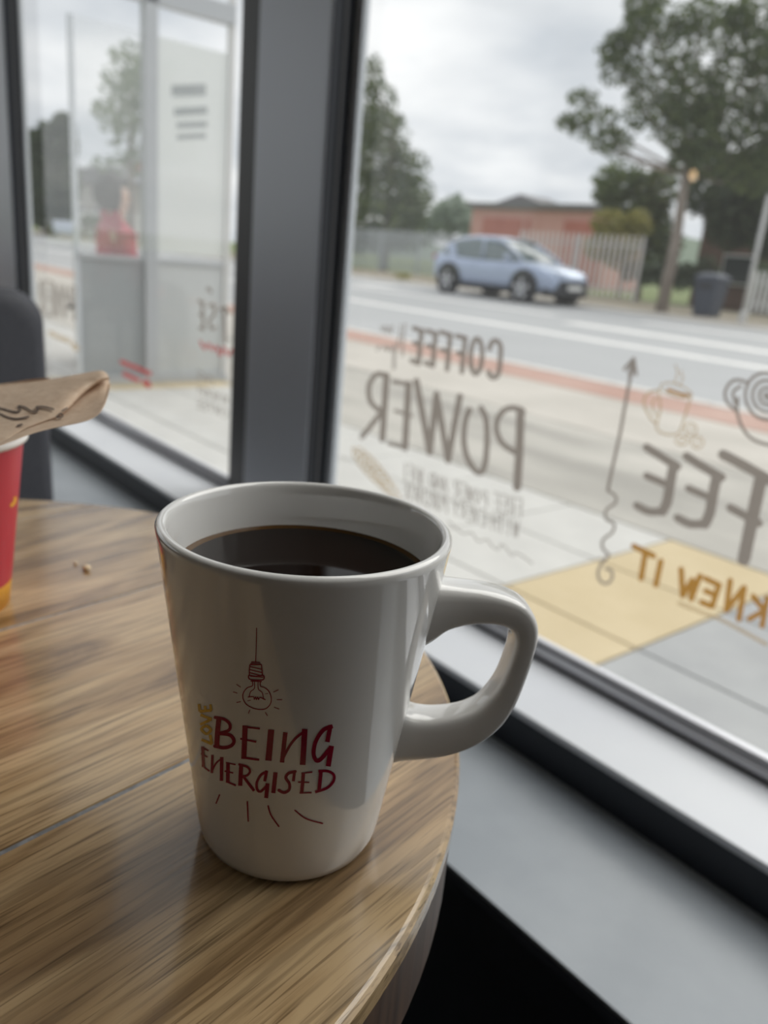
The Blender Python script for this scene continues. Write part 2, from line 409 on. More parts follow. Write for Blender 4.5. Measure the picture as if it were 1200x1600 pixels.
FONT = {'A': [[(0,1),(.5,0),(1,1)],[(.2,.65),(.8,.65)]], 'C': [[(1,.15),(.5,0),(0,.4),(.1,.85),(.5,1),(1,.85)]],
 'D': [[(0,0),(0,1)],[(0,0),(.8,.2),(.9,.7),(0,1)]], 'E': [[(1,0),(0,0),(0,1),(1,1)],[(0,.5),(.8,.5)]], 'F': [[(1,0),(0,0),(0,1)],[(0,.5),(.8,.5)]],
 'H': [[(0,0),(0,1)],[(1,0),(1,1)],[(0,.5),(1,.5)]], 'I': [[(.5,0),(.5,1)]], 'N': [[(0,1),(0,0),(1,1),(1,0)]], 'O': [[(.5,0),(0,.5),(.5,1),(1,.5),(.5,0)]],
 'P': [[(0,1),(0,0),(.8,.05),(.9,.4),(0,.55)]], 'R': [[(0,1),(0,0),(.8,.05),(.9,.4),(0,.55),(1,1)]], 'S': [[(1,.1),(.3,0),(.1,.3),(.9,.65),(.7,1),(0,.9)]],
 'T': [[(0,0),(1,0)],[(.5,0),(.5,1)]], 'U': [[(0,0),(0,.8),(.5,1),(1,.8),(1,0)]], 'V': [[(0,0),(.5,1),(1,0)]], 'W': [[(0,0),(.25,1),(.5,.2),(.75,1),(1,0)]],
 'Y': [[(0,0),(.5,.5),(1,0)],[(.5,.5),(.5,1)]]}
def write(mb, txt, quad, w, fn, gap=0.28):
    """letters of txt in the quad (start-top, end-top, end-bottom, start-bottom)"""
    A, B, C_, D = quad; n = len(txt)
    for i, ch in enumerate(txt):
        for pl in FONT[ch]:
            P = []
            for u, v in pl:
                t = (i+gap/2+u*(1-gap))/n
                tx = (A[0]+(B[0]-A[0])*t, A[1]+(B[1]-A[1])*t); bx = (D[0]+(C_[0]-D[0])*t, D[1]+(C_[1]-D[1])*t)
                P.append((tx[0]+(bx[0]-tx[0])*v, tx[1]+(bx[1]-tx[1])*v))
            stroke(mb, P, w, fn, 30, curve=False, cap=False)

# ================================================================== ROOM SHELL
YF = 0.7305            # inner face of the window frames
YG = 0.737             # glass
YO = 0.7425              # outer face of the wall
ZS = 0.45              # sill top
HEAD, CEIL = 2.55, 2.75
XL, XR, YB = -4.3, 2.0, -7.2
def st(o, label, cat): return tag(o, label, cat, kind='structure')
st(box('floor', 'floor_dark', XL, XR, YB, YO, -0.06, 0.0), 'dark floor of the cafe under the table', 'floor')
st(box('ceiling', 'ceiling_paint', XL-.1, XR+.1, YB-.1, YO, CEIL, CEIL+.25), 'pale painted ceiling of the cafe', 'ceiling')
st(box('wall_back', 'wall_warm', XL-.1, XR+.1, YB-.1, YB, -0.06, CEIL), 'warm brown back wall of the cafe', 'wall')
W3A, W3B, W3Z0, W3Z1 = -3.6, 0.35, 0.75, 2.55
wl_ = thing('wall_left', 'warm brown end wall of the cafe with an added window in it', 'wall', (XL, 0, 0), kind='structure')
for n_, a_ in (('panel', (YB, W3A, -.06, CEIL)), ('panel', (W3B, YO, -.06, CEIL)), ('panel', (W3A, W3B, -.06, W3Z0)), ('panel', (W3A, W3B, W3Z1, CEIL))):
    box(n_, 'wall_warm', -.1, 0, *a_, parent=wl_)
w3 = thing('added_window', 'unseen wide clear window added in the end wall to light the columns', 'window', (XL-.05, W3A, W3Z0), kind='structure')  # out of view, added to bring daylight onto the grey columns
LW = W3B-W3A; HW = W3Z1-W3Z0
for a_ in ((0, .05, 0, HW), (LW-.05, LW, 0, HW), (LW/2-.03, LW/2+.03, .05, HW-.05), (.05, LW-.05, 0, .05), (.05, LW-.05, HW-.05, HW)):
    box('frame_bar', 'frame_grey', -.03, .03, *a_, parent=w3)
for a_ in ((.05, LW/2-.03), (LW/2+.03, LW-.05)):
    MB().add([(0, a_[0], .05), (0, a_[1], .05), (0, a_[1], HW-.05), (0, a_[0], HW-.05)], [(0, 1, 2, 3)]).build('pane', 'window_glass', w3, fix=False)
st(box('wall_right', 'wall_warm', XR, XR+.1, YB, YO, -0.06, CEIL), 'warm brown side wall of the cafe', 'wall')
wf = thing('wall_front', 'low dark wall and head beam that hold the cafe windows', 'wall', (0, 0.70, 0), kind='structure')
def wfp(n, m, *a):
    o = box(n, m, *a, parent=wf); o.location = (0, -0.70, 0); return o
wfp('dado', 'dark_frame', XL, XR, 0.66, YO, 0.0, ZS-.02)
wfp('light_blocking_pier', 'wall_warm', 0.62, XR, 0.66, YO, ZS-.02, HEAD)  # unseen solid wall added to cut the light from the right
wfp('head_beam', 'grey_paint', XL, XR, 0.66, YO, HEAD, CEIL)

# white sill with dark nosing, and the lower ledge
sl = thing('trim_1', 'pale grey window sill with dark nosing running under the windows', 'sill', (0, 0.62, ZS), kind='structure')
o = box('sill_board', 'sill_white', XL, XR, 0.619, YO, ZS-.008, ZS, parent=sl, bevel=0.0015); o.location = (0, -.62, -ZS)
o = box('nosing', 'sill_nosing', XL, XR, 0.6195, 0.66, 0.40, ZS-.008, parent=sl); o.location = (0, -.62, -ZS)
lg = thing('trim_2', 'slate grey ledge below the window sill with a rounded dark edge', 'ledge', (0, 0.44, 0.4), kind='structure')
YLE = 0.4366; ZL = 0.402
o = box('ledge_top', 'ledge_grey', XL, XR, YLE+.004, 0.62, ZL-.02, ZL, parent=lg); o.location = (0, -.44, -.4)
mb = MB(); prof = [(YLE+.0045, ZL)]+[(YLE+.012-.012*math.sin(a)-.0, ZL-.013+.0125*math.cos(a)) for a in (0.7, 1.0, 1.3, PI/2)]+[(YLE, ZL-.05), (YLE+.012, ZL-.06), (YLE+.012, ZL-.02)]
mb.prism(prof, XL, XR, axis='x')
o = mb.build('ledge_edge', 'dark_frame', lg, smooth=False); o.location = (0, -.44, -.4)
o = box('ledge_front', 'dark_frame', XL, XR, YLE+.03, 0.62, 0.0, ZL-.02, parent=lg); o.location = (0, -.44, -.4)

# columns: pixel columns measured at y = 400 give X on the plane they stand on
def colX(px, Y): return hy(px, 400, Y).x
def column(name, label, xr_front, x_left, xs):
    """grey cladding that stands in front of the frames, dark side cheek with a lighter rib"""
    c = thing(name, label, 'column', (xs, 0.70, 0), kind='structure')
    def part(n, m, *a, **k):
        o = box(n, m, *a, parent=c, **k); o.location = (-xs, -.70, 0)
    part('cladding', 'grey_paint', x_left, xr_front-.0005, YC, YO, ZS-.002, HEAD, bevel=0.002)
    part('side_cheek', 'dark_frame', xr_front-.002, xr_front+.0008, YC+.003, YF, ZS, HEAD)
    part('cheek_rib', 'frame_brown', xr_front-.002, xr_front+.0028, YC+.020, YC+.026, ZS, HEAD)
    return c
YC = YF*(-1.3567)/(-1.4318)
XC1 = -1.3567*YF; XC0 = -1.6973*YC
column('trim_3', 'broad grey column between the two windows behind the mug', XC1, XC0, (XC0+XC1)/2)
XD1 = -3.3301*YF
column('trim_4', 'grey column at the far end of the window with film panel', XD1, XD1-.5, XD1-.25)

def window(name, label, x0, x1, jamb_l, jamb_r, ml, mr):
    w = thing(name, label, 'window', (x0, YG, ZS), kind='structure')
    def part(n, m, *a, parent=None, **k):
        o = box(n, m, *a, parent=w, **k); o.location = (-x0, -YG, -ZS); return o
    part('jamb', ml, x0, x0+jamb_l, YF, YO, ZS, HEAD, bevel=0.001)
    part('jamb', mr, x1-jamb_r, x1, YF, YO, ZS, HEAD, bevel=0.001)
    part('bottom_rail', 'silver', x0+jamb_l, x1-jamb_r, YF, YO, ZS, ZS+.0235, bevel=0.003)
    a, b = x0+jamb_l, x1-jamb_r
    mbb = MB().tube([(a, YF+.003, ZS+.010), (b, YF+.003, ZS+.010)], 0.0055, 10)
    g = mbb.build('glazing_bead', 'silver', w, smooth=True); g.location = (-x0, -YG, -ZS)
    part('gasket', 'gasket', a, b, YF-.0015, YF+.004, ZS+.0165, ZS+.0185)
    part('gasket', 'gasket', a, b, YF-.0025, YF+.004, ZS-.0005, ZS+.0022)
    part('top_rail', 'silver', a, b, YF, YO, HEAD-.04, HEAD)
    p = MB().add([(a, YG, ZS), (b, YG, ZS), (b, YG, HEAD), (a, YG, HEAD)], [(0, 1, 2, 3)]).build('pane', 'window_glass', w, fix=False)
    p.location = (-x0, -YG, -ZS)
    return w, p
XJ = -1.3127*YO
win1, pane1 = window('window_1', 'large clear window with mirrored grey coffee lettering', XC1, 0.62, XJ-XC1, 0.06, 'frame_grey', 'frame_grey')
XJ2 = -3.269*YO; XS0 = -1.7708*YF
win2, pane2 = window('window_2', 'clear window between the grey columns with red and grey lettering', XD1, XC0+.03, XJ2-XD1, XC0+.03-XS0, 'frame_grey', 'frame_brown')

# ------------------------------------------------------------------ vinyl lettering on the glass (seen from behind: mirrored)
YV = YG-.0012
def on_glass(pane, win):
    wl = win.location + pane.location
    def mk(ox, oy, sc):
        def fn(u, v):
            p = hy(ox+u/sc, oy+v/sc, YV); return (p.x-wl.x, p.y-wl.y, p.z-wl.z)
        return fn
    return mk
g1 = on_glass(pane1, win1)
A5 = g1(520, 460, 3.3333); A6 = g1(860, 480, 2.9617)
mb = MB()
W = 26
for pl in ([(815,285),(828,250),(852,240),(874,270),(872,340),(866,400),(850,430),(826,432),(812,405)],
           [(690,228),(672,405)], [(692,228),(645,216)], [(683,312),(650,304)],
           [(612,212),(595,392)], [(614,212),(562,196)], [(604,298),(565,288)],
           [(536,204),(520,372)], [(538,204),(490,190)], [(528,276),(492,266)], [(522,372),(482,356)],
           [(463,190),(446,360)], [(465,190),(422,176)], [(455,262),(425,253)], [(448,360),(410,344)]):
    stroke(mb, pl, W, A5)
stroke(mb, ell(748, 322, 30, 92, 0.05), W, A5, closed=True)
mb.build('vinyl_word', 'vinyl_grey', pane1, fix=False)
mb = MB()
for pl, w in (([(377,155),(366,235),(362,320)], 12), ([(352,160),(345,230),(338,262)], 9), ([(338,255),(322,300),(318,385)], 16),
              ([(345,215),(365,222)], 8), ([(312,160),(304,205),(294,165),(282,205),(272,158),(262,195),(250,165)], 8),
              ([(322,262),(306,300),(296,262),(284,298),(272,262),(262,290)], 9), ([(240,270),(232,290)], 12)):
    stroke(mb, pl, w*1.25, A5)
mb.build('vinyl_script', 'vinyl_grey_pale', pane1, fix=False)
mb = MB()
for pl, w in (([(978,605),(972,800),(960,1005)], 36), ([(992,612),(950,592),(898,600),(858,650),(855,720),(892,785),(968,832)], 24),
              ([(712,600),(690,660),(682,760),(700,850),(742,918),(775,925),(795,870),(804,750),(798,650),(772,592)], 25),
              ([(662,530),(600,865)], 27), ([(600,865),(540,520)], 27), ([(540,520),(505,825)], 27), ([(505,825),(435,450)], 27),
              ([(395,465),(376,800)], 28), ([(398,468),(315,455)], 17), ([(410,632),(325,606)], 13), ([(380,800),(290,775)], 16),
              ([(280,420),(258,755)], 27), ([(282,425),(232,415),(192,465),(190,540),(222,588),(268,612)], 22), ([(258,608),(152,742)], 22)):
    stroke(mb, pl, w*1.25, A5)
mb.build('vinyl_word', 'vinyl_grey', pane1, fix=False)
mb = MB()
for txt, q in (('FREE', ((990,1068),(832,1030),(836,1122),(984,1165))), ('POWER', ((806,1030),(628,965),(628,1052),(806,1112))),
               ('AND', ((600,958),(496,918),(496,1000),(600,1040))), ('WIFI', ((470,912),(365,872),(365,955),(470,998))),
               ('WITH', ((976,1180),(822,1132),(822,1225),(970,1272))), ('EVERY', ((800,1128),(622,1060),(622,1150),(800,1210))),
               ('PURCHASE', ((598,1052),(362,968),(362,1052),(598,1142)))):
    write(mb, txt, q, 9.5, A5)
stroke(mb, [(600,1180),(640,1215),(680,1245),(720,1240),(760,1285),(800,1275),(830,1310),(860,1330),(880,1300),(910,1330),(935,1362),(955,1345),(1040,1400)], 9, A5)
mb.build('vinyl_small_print', 'vinyl_grey_pale', pane1, fix=False)
mb = MB()
for k in range(9):
    t = k/8; cx, cy = 135+t*170, 830+t*190
    stroke(mb, ell(cx, cy, 16+24*math.sin(PI*(.2+.75*t)), 30+30*t, -0.75), 9, A5, closed=True)
stroke(mb, [(105,800),(165,860),(250,970),(320,1060)], 14, A5)
mb.build('vinyl_bean_drawing', 'vinyl_tan', pane1, fix=False)
mb = MB()
for pl, w in (([(385,238),(342,288)], 13), ([(385,238),(396,312)], 14), ([(384,245),(368,312)], 18), ([(375,300),(350,430),(325,570),(290,730),(265,848)], 13),
              ([(265,848),(300,872),(302,905),(258,940),(258,980),(293,1000),(288,1040),(243,1078),(244,1120),(270,1148),(238,1185),(220,1230),(233,1270),(265,1278),(287,1250),(280,1215),(255,1212)], 11)):
    stroke(mb, pl, w*1.2, A6)
mb.build('vinyl_arrow', 'vinyl_grey', pane1, fix=False)
mb = MB()
for pl, w in (([(500,385),(508,470),(492,560),(540,588),(595,580),(622,505),(652,410)], 9), ([(505,385),(515,358),(560,350),(620,372),(655,405),(610,418),(550,402),(505,375)], 8),
              ([(502,385),(455,395),(432,440),(455,500),(492,545)], 10), ([(490,420),(472,440),(476,485),(496,502)], 8),
              ([(578,268),(588,305),(572,358)], 7), ([(605,295),(612,335),(592,368)], 7)):
    stroke(mb, pl, w*1.2, A6)
for cx, cy, rx, ry in ((650,565,26,30), (608,618,29,20), (680,625,27,28)):
    stroke(mb, ell(cx, cy, rx, ry), 9, A6, closed=True); stroke(mb, [(cx-8,cy+14),(cx+2,cy),(cx+8,cy-14)], 7, A6)
mb.build('vinyl_cup_drawing', 'vinyl_tan', pane1, fix=False)
mb = MB(); stroke(mb, [(545,382),(590,398),(640,410)], 17, A6); mb.build('vinyl_coffee_fill', 'vinyl_orange', pane1, fix=False)
mb = MB()
for r in (98, 66, 36, 12): stroke(mb, ell(1003, 412, r*1.02, r*1.12, -0.3, 16), 15, A6, closed=True)
for pl in ([(905,345),(850,338),(812,380),(815,435),(862,482)], [(880,365),(845,395),(858,452)], [(868,420),(866,490),(890,560),(935,610),(1010,637),(1090,640)]):
    stroke(mb, pl, 15, A6)
mb.build('vinyl_latte_drawing', 'vinyl_grey', pane1, fix=False)
mb = MB()
for pl, w in (([(445,648),(510,690),(588,738)], 28), ([(570,730),(552,830),(540,900),(518,945)], 34), ([(445,780),(550,825)], 25), ([(400,918),(455,945),(520,945)], 27),
              ([(630,690),(700,735),(792,788)], 30), ([(770,780),(750,880),(738,950),(715,1003)], 36), ([(638,838),(750,886)], 25), ([(588,975),(645,1002),(715,1003)], 29),
              ([(798,682),(900,735),(1040,815)], 34), ([(975,790),(940,950),(895,1168)], 44), ([(832,928),(965,1000)], 29)):
    stroke(mb, pl, w*1.4, A6)
mb.build('vinyl_word', 'vinyl_grey', pane1, fix=False)
mb = MB()
for pl in ([(385,1105),(478,1152)], [(440,1132),(420,1255)], [(511,1175),(488,1285)],
           [(605,1213),(612,1335)], [(612,1335),(656,1262)], [(656,1262),(652,1350)], [(652,1350),(692,1243)],
           [(716,1255),(782,1287)], [(780,1287),(748,1385)], [(748,1385),(700,1365)], [(765,1333),(718,1313)],
           [(832,1265),(814,1402)], [(814,1402),(895,1298)], [(897,1298),(872,1445)], [(1004,1345),(980,1475)], [(990,1405),(938,1338)], [(990,1405),(920,1442)]):
    stroke(mb, pl, 27, A6)
mb.build('vinyl_word', 'vinyl_orange', pane1, fix=False)
mb = MB(); stroke(mb, [(595,1370),(700,1412),(800,1452),(1000,1560)], 18, A6); mb.build('vinyl_underline', 'vinyl_tan', pane1, fix=False)
# left window
g2 = on_glass(pane2, win2); B0 = g2(0, 0, 1.0)
mb = MB()
for pl in ([(324,450),(330,456)], [(316,474),(318,515)], [(318,474),(311,470)], [(318,494),(312,491)], [(318,515),(312,512)],
           [(327,478),(334,476),(335,492),(328,498),(330,514),(337,512)], [(350,480),(352,535)], [(344,484),(352,480),(358,490)]):
    stroke(mb, pl, 4.5, B0, 4)
mb.build('vinyl_word', 'vinyl_grey', pane2, fix=False)
mb = MB()
stroke(mb, [(313,533),(320,546),(326,536),(332,548),(338,540),(344,556),(350,542),(356,556),(362,546)], 4, B0, 4)
mb.build('vinyl_script', 'vinyl_red', pane2, fix=False)
mb = MB()
for txt, q in (('FREE', ((334,590),(306,578),(306,590),(334,602))), ('WITH EVERY'.replace(' ', ''), ((356,618),(308,603),(308,615),(356,632))), ('COFFEE', ((356,640),(306,622),(306,636),(356,654)))):
    write(mb, txt, q, 2.2, B0)
write(mb, 'POWER', ((118,448),(60,436),(60,490),(118,502)), 5, B0)
mb.build('vinyl_small_print', 'vinyl_grey_pale', pane2, fix=False)
mb = MB()
stroke(mb, [(190,565),(200,570),(214,575),(234,584)], 7, B0, 4); stroke(mb, [(194,584),(206,590),(216,594)], 7, B0, 4); stroke(mb, [(227,597),(232,602)], 10, B0, 4)
mb.build('vinyl_badge', 'vinyl_red', pane2, fix=False)
mb = MB(); stroke(mb, [(78,520),(90,526),(108,533)], 7, B0, 4); stroke(mb, [(114,538),(120,545)], 8, B0, 4)
mb.build('vinyl_underline', 'vinyl_tan', pane2, fix=False)

# ================================================================== TABLE
ZT = 0.71544
TC = (-0.3535, 0.0264); TR = 0.2507
tb = thing('round_table', 'round oak plank cafe table with dark edge carrying the mug', 'table', (TC[0], TC[1], 0))
ca, sa = math.cos(PLANK_ANG), math.sin(PLANK_ANG)
def seam_off(p): return -(p[0]-TC[0])*sa+(p[1]-TC[1])*ca       # distance across the planks
s1 = (seam_off((-0.222, .05))+seam_off((-0.234, .118)))/2
s2 = (seam_off((-0.371, .091))+seam_off((-0.389, .179)))/2
pw = abs(s2-s1)
cuts = sorted([s1+k*(s2-s1) for k in range(-3, 5)])
cuts = [-TR*1.01]+[c for c in cuts if -TR*.97 < c < TR*.97]+[TR*1.01]
TOPT = 0.009
for a, b in zip(cuts[:-1], cuts[1:]):
    g = 0.0009
    lo, hi = max(a+g, -TR+1e-4), min(b-g, TR-1e-4)
    def outline(rad, ins=0.0):
        l, h = max(lo+ins, -rad+1e-4), min(hi-ins, rad-1e-4); P = []
        n = 40
        for k in range(n+1):
            q = l+(h-l)*(1-math.cos(PI*k/n))/2; P.append((math.sqrt(max(rad*rad-q*q, 0)), q))
        for k in range(n, -1, -1):
            q = l+(h-l)*(1-math.cos(PI*k/n))/2; P.append((-math.sqrt(max(rad*rad-q*q, 0)), q))
        return P
    def ring(rad, z, ins=0.0): return [(u*ca-v*sa, u*sa+v*ca, z) for u, v in outline(rad, ins)]
    mb = MB(); mb.loft([ring(TR, ZT-TOPT), ring(TR, ZT-.0022), ring(TR-.0012, ZT-.0007), ring(TR-.0022, ZT, 0.0004)])
    mb.build('plank', 'oak', tb)
MB().lathe([(TR-.004, ZT-TOPT-.001), (TR-.004, ZT-.0005)], n=96, caps=True).build('seam_bed', 'seam_filler', tb)
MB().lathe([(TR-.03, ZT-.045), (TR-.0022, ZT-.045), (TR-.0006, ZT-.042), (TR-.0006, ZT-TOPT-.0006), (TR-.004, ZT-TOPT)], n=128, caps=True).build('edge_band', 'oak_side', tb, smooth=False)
for k in (0.36, 2.4, 4.4):      # small dark knot marks let into the edge
    a = k; mb = MB().add([((TR+.0001)*math.cos(a+d), (TR+.0001)*math.sin(a+d), ZT-.018-z) for d, z in ((0, 0), (.008, .002), (.009, .011), (.001, .012))], [(0, 1, 2, 3)])
    mb.build('edge_nick', 'gasket', tb)
MB().lathe([(0.03, 0.03), (0.03, ZT-.055)], n=32, caps=True).build('pedestal', 'black_metal', tb, smooth=True)
MB().lathe([(0.06, ZT-.056), (0.11, ZT-.056), (0.11, ZT-.045), (0.06, ZT-.045)], n=32, caps=True).build('mounting_plate', 'black_metal', tb)
MB().lathe([(0.20, 0.0), (0.20, 0.012), (0.18, 0.018), (0.035, 0.04)], n=48, caps=True).build('foot', 'black_metal', tb)

# ================================================================== MUG
MX, MY = -0.18473, 0.13086
RT_, RB_, HM = 0.0435, 0.0289, 0.10735
mug = thing('coffee_mug', 'white tapered ceramic mug of black coffee with red slogan and light bulb', 'mug', (MX, MY, ZT))
def rad_out(z): return RB_+(RT_-RB_)*z/HM
prof = [(0.0, 0.0016), (0.020, 0.0016), (0.0225, 0.0), (RB_-.0045, 0.0), (RB_-.0020, 0.0007), (RB_-.0005, 0.0022), (rad_out(.0052)-.0001, 0.0052)]
for k in range(1, 21): z = .0052+(HM-.0052-.0030)*k/20; prof.append((rad_out(z), z))
rr = .00165; cx = RT_-rr-.0001; cz = HM-rr
for k in range(1, 10): a = PI*k/10; prof.append((cx+rr*math.cos(a), cz+rr*math.sin(a)))
for k in range(0, 13): z = (HM-.003)*(1-k/12)+.012*(k/12); prof.append((rad_out(z)-.0033-.0008*(k/12), z))
prof += [(RB_-.008, .0075), (RB_-.014, .006), (0.0, .006)]
MB().lathe(prof, n=128).build('body', 'ceramic', mug, smooth=True)
# handle swept in the vertical plane through the axis
PHI = R(54.7); eh = Vector((math.cos(PHI), math.sin(PHI), 0)); nh = Vector((-math.sin(PHI), math.cos(PHI), 0))
outer = [(0.034,0.0940),(0.0405,0.0915),(0.0480,0.0905),(0.0562,0.0898),(0.0635,0.0882),(0.0690,0.0855),(0.0726,0.0808),(0.0738,0.0755),(0.0736,0.0700),(0.0722,0.0600),(0.0700,0.0505),(0.0665,0.0430),(0.0610,0.0370),(0.0545,0.0330),(0.0475,0.0306),(0.0410,0.0296),(0.0344,0.0290),(0.0290,0.0270)]
inner = [(0.034,0.0680),(0.0405,0.0722),(0.0450,0.0762),(0.0520,0.0786),(0.0590,0.0790),(0.0635,0.0779),(0.0656,0.0752),(0.0661,0.0715),(0.0656,0.0670),(0.0640,0.0595),(0.0615,0.0540),(0.0583,0.0497),(0.0545,0.0473),(0.0505,0.0460),(0.0460,0.0452),(0.0415,0.0450),(0.0362,0.0462),(0.0290,0.0520)]
wid = [.0090,.0078,.0073,.0071,.0070,.0069,.0066,.0063,.0061,.0060,.0060,.0061,.0063,.0065,.0068,.0072,.0078,.0086]
def dens(P, n):
    Q = smooth_line(P, 1e9) if False else []
    for i in range(len(P)-1):
        p0, p1, p2, p3 = P[max(i-1, 0)], P[i], P[i+1], P[min(i+2, len(P)-1)]
        for j in range(n):
            t = j/n; Q.append(tuple(0.5*((2*p1[q])+(-p0[q]+p2[q])*t+(2*p0[q]-5*p1[q]+4*p2[q]-p3[q])*t*t+(-p0[q]+3*p1[q]-3*p2[q]+p3[q])*t**3) for q in range(len(p1))))
    Q.append(P[-1]); return Q
oo, ii, ww = dens(outer, 4), dens(inner, 4), dens([(w,) for w in wid], 4)
rings = []
for (so, zo), (si, zi), (w,) in zip(oo, ii, ww):
    co = Vector(((so+si)/2, (zo+zi)/2)); hv = Vector(((so-si)/2, (zo-zi)/2)); ring = []
    for k in range(24):
        a = 2*PI*k/24; ex = 0.50
        c_, s_ = math.cos(a), math.sin(a)
        u = math.copysign(abs(c_)**ex, c_); v = math.copysign(abs(s_)**ex, s_)
        q = co+hv*u; ring.append(eh*q.x+nh*(w*v)+Vector((0, 0, q.y)))
    rings.append(ring)
# only the lengths outside the body, ending just inside the wall
MB().loft(rings).build('handle', 'ceramic', mug, smooth=True)
zc = 0.0922
mb = MB(); rc = rad_out(zc)-.0034
mb.lathe([(0.0, zc), (rc*.9, zc), (rc-.0016, zc)], n=96)
cf = mb.build('coffee', 'coffee', mug, smooth=True)
MB().lathe([(rc-.0016, zc), (rc-.0006, zc+.0002), (rc+.0004, zc+.0009)], n=96).build('coffee_edge', 'coffee_edge', cf, smooth=True)

# printed slogan: strokes laid on the cone
def on_mug(eps=0.00012):
    M = Vector((MX, MY, ZT)); b_ = (RT_-RB_)/HM; a_ = RB_+eps
    def fn(u, v):
        d = ray(280+u/4.2857, 960+v/4.2857); o_ = CP-M
        A = d.x**2+d.y**2-(b_*d.z)**2; B = 2*(o_.x*d.x+o_.y*d.y-(a_+b_*o_.z)*b_*d.z); C = o_.x**2+o_.y**2-(a_+b_*o_.z)**2
        t = (-B-math.sqrt(max(B*B-4*A*C, 0)))/(2*A); return tuple(o_+d*t)
    return fn
OM = on_mug()
def paint(name, m, items, step=9):
    mb = MB()
    for it in items:
        pts, w = it[0], it[1]; stroke(mb, pts, w, OM, step, closed=len(it) > 2)
    return mb.build(name, m, mug, fix=False)
paint('printed_bulb', 'print_red', [
    ([(518,92),(516,200),(512,320)], 6), ([(484,320),(540,322)], 7), ([(480,330),(544,333)], 7),
    ([(474,337),(470,372),(470,404)], 8), ([(550,337),(554,372),(557,404)], 8), ([(474,337),(550,337)], 8), ([(474,350),(552,368)], 7), ([(472,370),(554,390)], 7), ([(472,390),(540,408)], 7),
    ([(466,408),(464,424),(478,436),(520,440),(560,438),(569,424),(560,408),(515,414),(466,408)], 9), ([(480,446),(550,450)], 8), ([(478,414),(560,420)], 8),
    ([(490,450),(490,478),(455,492),(430,525),(427,562),(448,600),(490,626),(540,637),(582,630),(611,598),(616,558),(600,515),(570,490),(544,480),(543,450)], 6.5),
    ([(503,452),(503,495),(478,518),(468,552)], 5.5), ([(528,452),(530,500),(556,525),(564,568)], 5.5),
    ([(462,553),(498,552),(502,570),(512,552),(516,572),(525,553),(531,572),(541,556),(576,571)], 7),
    ([(385,470),(410,487)], 5), ([(362,520),(388,527)], 5), ([(385,590),(410,585)], 5), ([(473,640),(463,662)], 5), ([(577,657),(590,678)], 5),
    ([(632,520),(663,506)], 5), ([(655,572),(687,572)], 5), ([(636,622),(668,634)], 5), ([(576,532),(594,530)], 4), ([(458,579),(478,575)], 4)], 6)
def poly_letters(name, m, shapes):
    mb = MB()
    for s in shapes: stroke(mb, s[0], s[1], OM, 8, cap=(len(s) > 2))
    return mb.build(name, m, mug, fix=False)
poly_letters('printed_word', 'print_red', [
    ([(266,690),(256,790),(250,896)], 34), ([(240,690),(300,702),(338,735),(332,775),(268,797)], 21, 1), ([(268,797),(338,808),(366,845),(350,878),(300,893),(238,882)], 24, 1),
    ([(441,745),(437,850),(432,968)], 35), ([(428,752),(540,765)], 13), ([(408,832),(516,854)], 13), ([(418,958),(536,974)], 15),
    ([(616,772),(597,980)], 42),
    ([(711,790),(688,992)], 30), ([(684,985),(740,880),(790,820),(845,782)], 18), ([(841,768),(827,1008)], 38),
    ([(1028,748),(965,775),(915,850),(900,930),(918,978),(950,968),(1010,898)], 27), ([(1014,742),(992,855)], 30), ([(1020,880),(998,1018)], 34)])
poly_letters('printed_word', 'print_red', [
    ([(157,885),(162,1022)], 21), ([(150,888),(196,914)], 10), ([(145,931),(190,956)], 10), ([(152,1012),(202,1050)], 11),
    ([(222,940),(218,1062)], 17), ([(216,1055),(248,995),(290,962)], 12), ([(284,955),(282,1115)], 23),
    ([(326,995),(325,1128)], 25), ([(312,993),(378,1006)], 10), ([(303,1049),(362,1062)], 10), ([(314,1118),(380,1146)], 12),
    ([(415,1005),(408,1148)], 28), ([(402,1005),(455,1022),(474,1050),(455,1078),(420,1086)], 16, 1), ([(425,1078),(462,1130),(502,1182)], 19),
    ([(588,1052),(548,1075),(520,1125),(522,1172),(545,1186),(585,1148)], 18), ([(586,1046),(572,1118)], 21), ([(592,1132),(582,1230)], 27),
    ([(645,1058),(630,1197)], 29),
    ([(778,1052),(732,1064),(714,1095),(738,1135),(735,1175),(702,1194),(667,1178)], 20, 1), ([(773,1046),(764,1118)], 20),
    ([(832,1064),(820,1198)], 24), ([(818,1064),(892,1056)], 10), ([(795,1123),(872,1125)], 10), ([(806,1196),(887,1193)], 11),
    ([(950,1048),(936,1188)], 25), ([(932,1050),(995,1050),(1035,1075),(1032,1118),(990,1162),(910,1190)], 19)])
poly_letters('printed_word', 'print_yellow', [
    ([(136,650),(216,642)], 19), ([(138,650),(132,600)], 19), ([(176,646),(172,612)], 17), ([(213,644),(208,602)], 17),
    ([(140,738),(216,702)], 19), ([(216,702),(142,672)], 19), ([(180,744),(148,768),(182,800),(212,772),(180,744)], 19), ([(148,838),(220,868)], 19), ([(218,868),(206,806)], 19)])
paint('printed_dash', 'print_red', [([(270,1208),(247,1265)], 9)])
paint('printed_dash', 'print_red', [([(456,1255),(462,1385)], 10)])
paint('printed_dash', 'print_red', [([(595,1282),(615,1345),(667,1420)], 10)])
paint('printed_dash', 'print_red', [([(775,1312),(850,1368),(960,1400)], 10)])

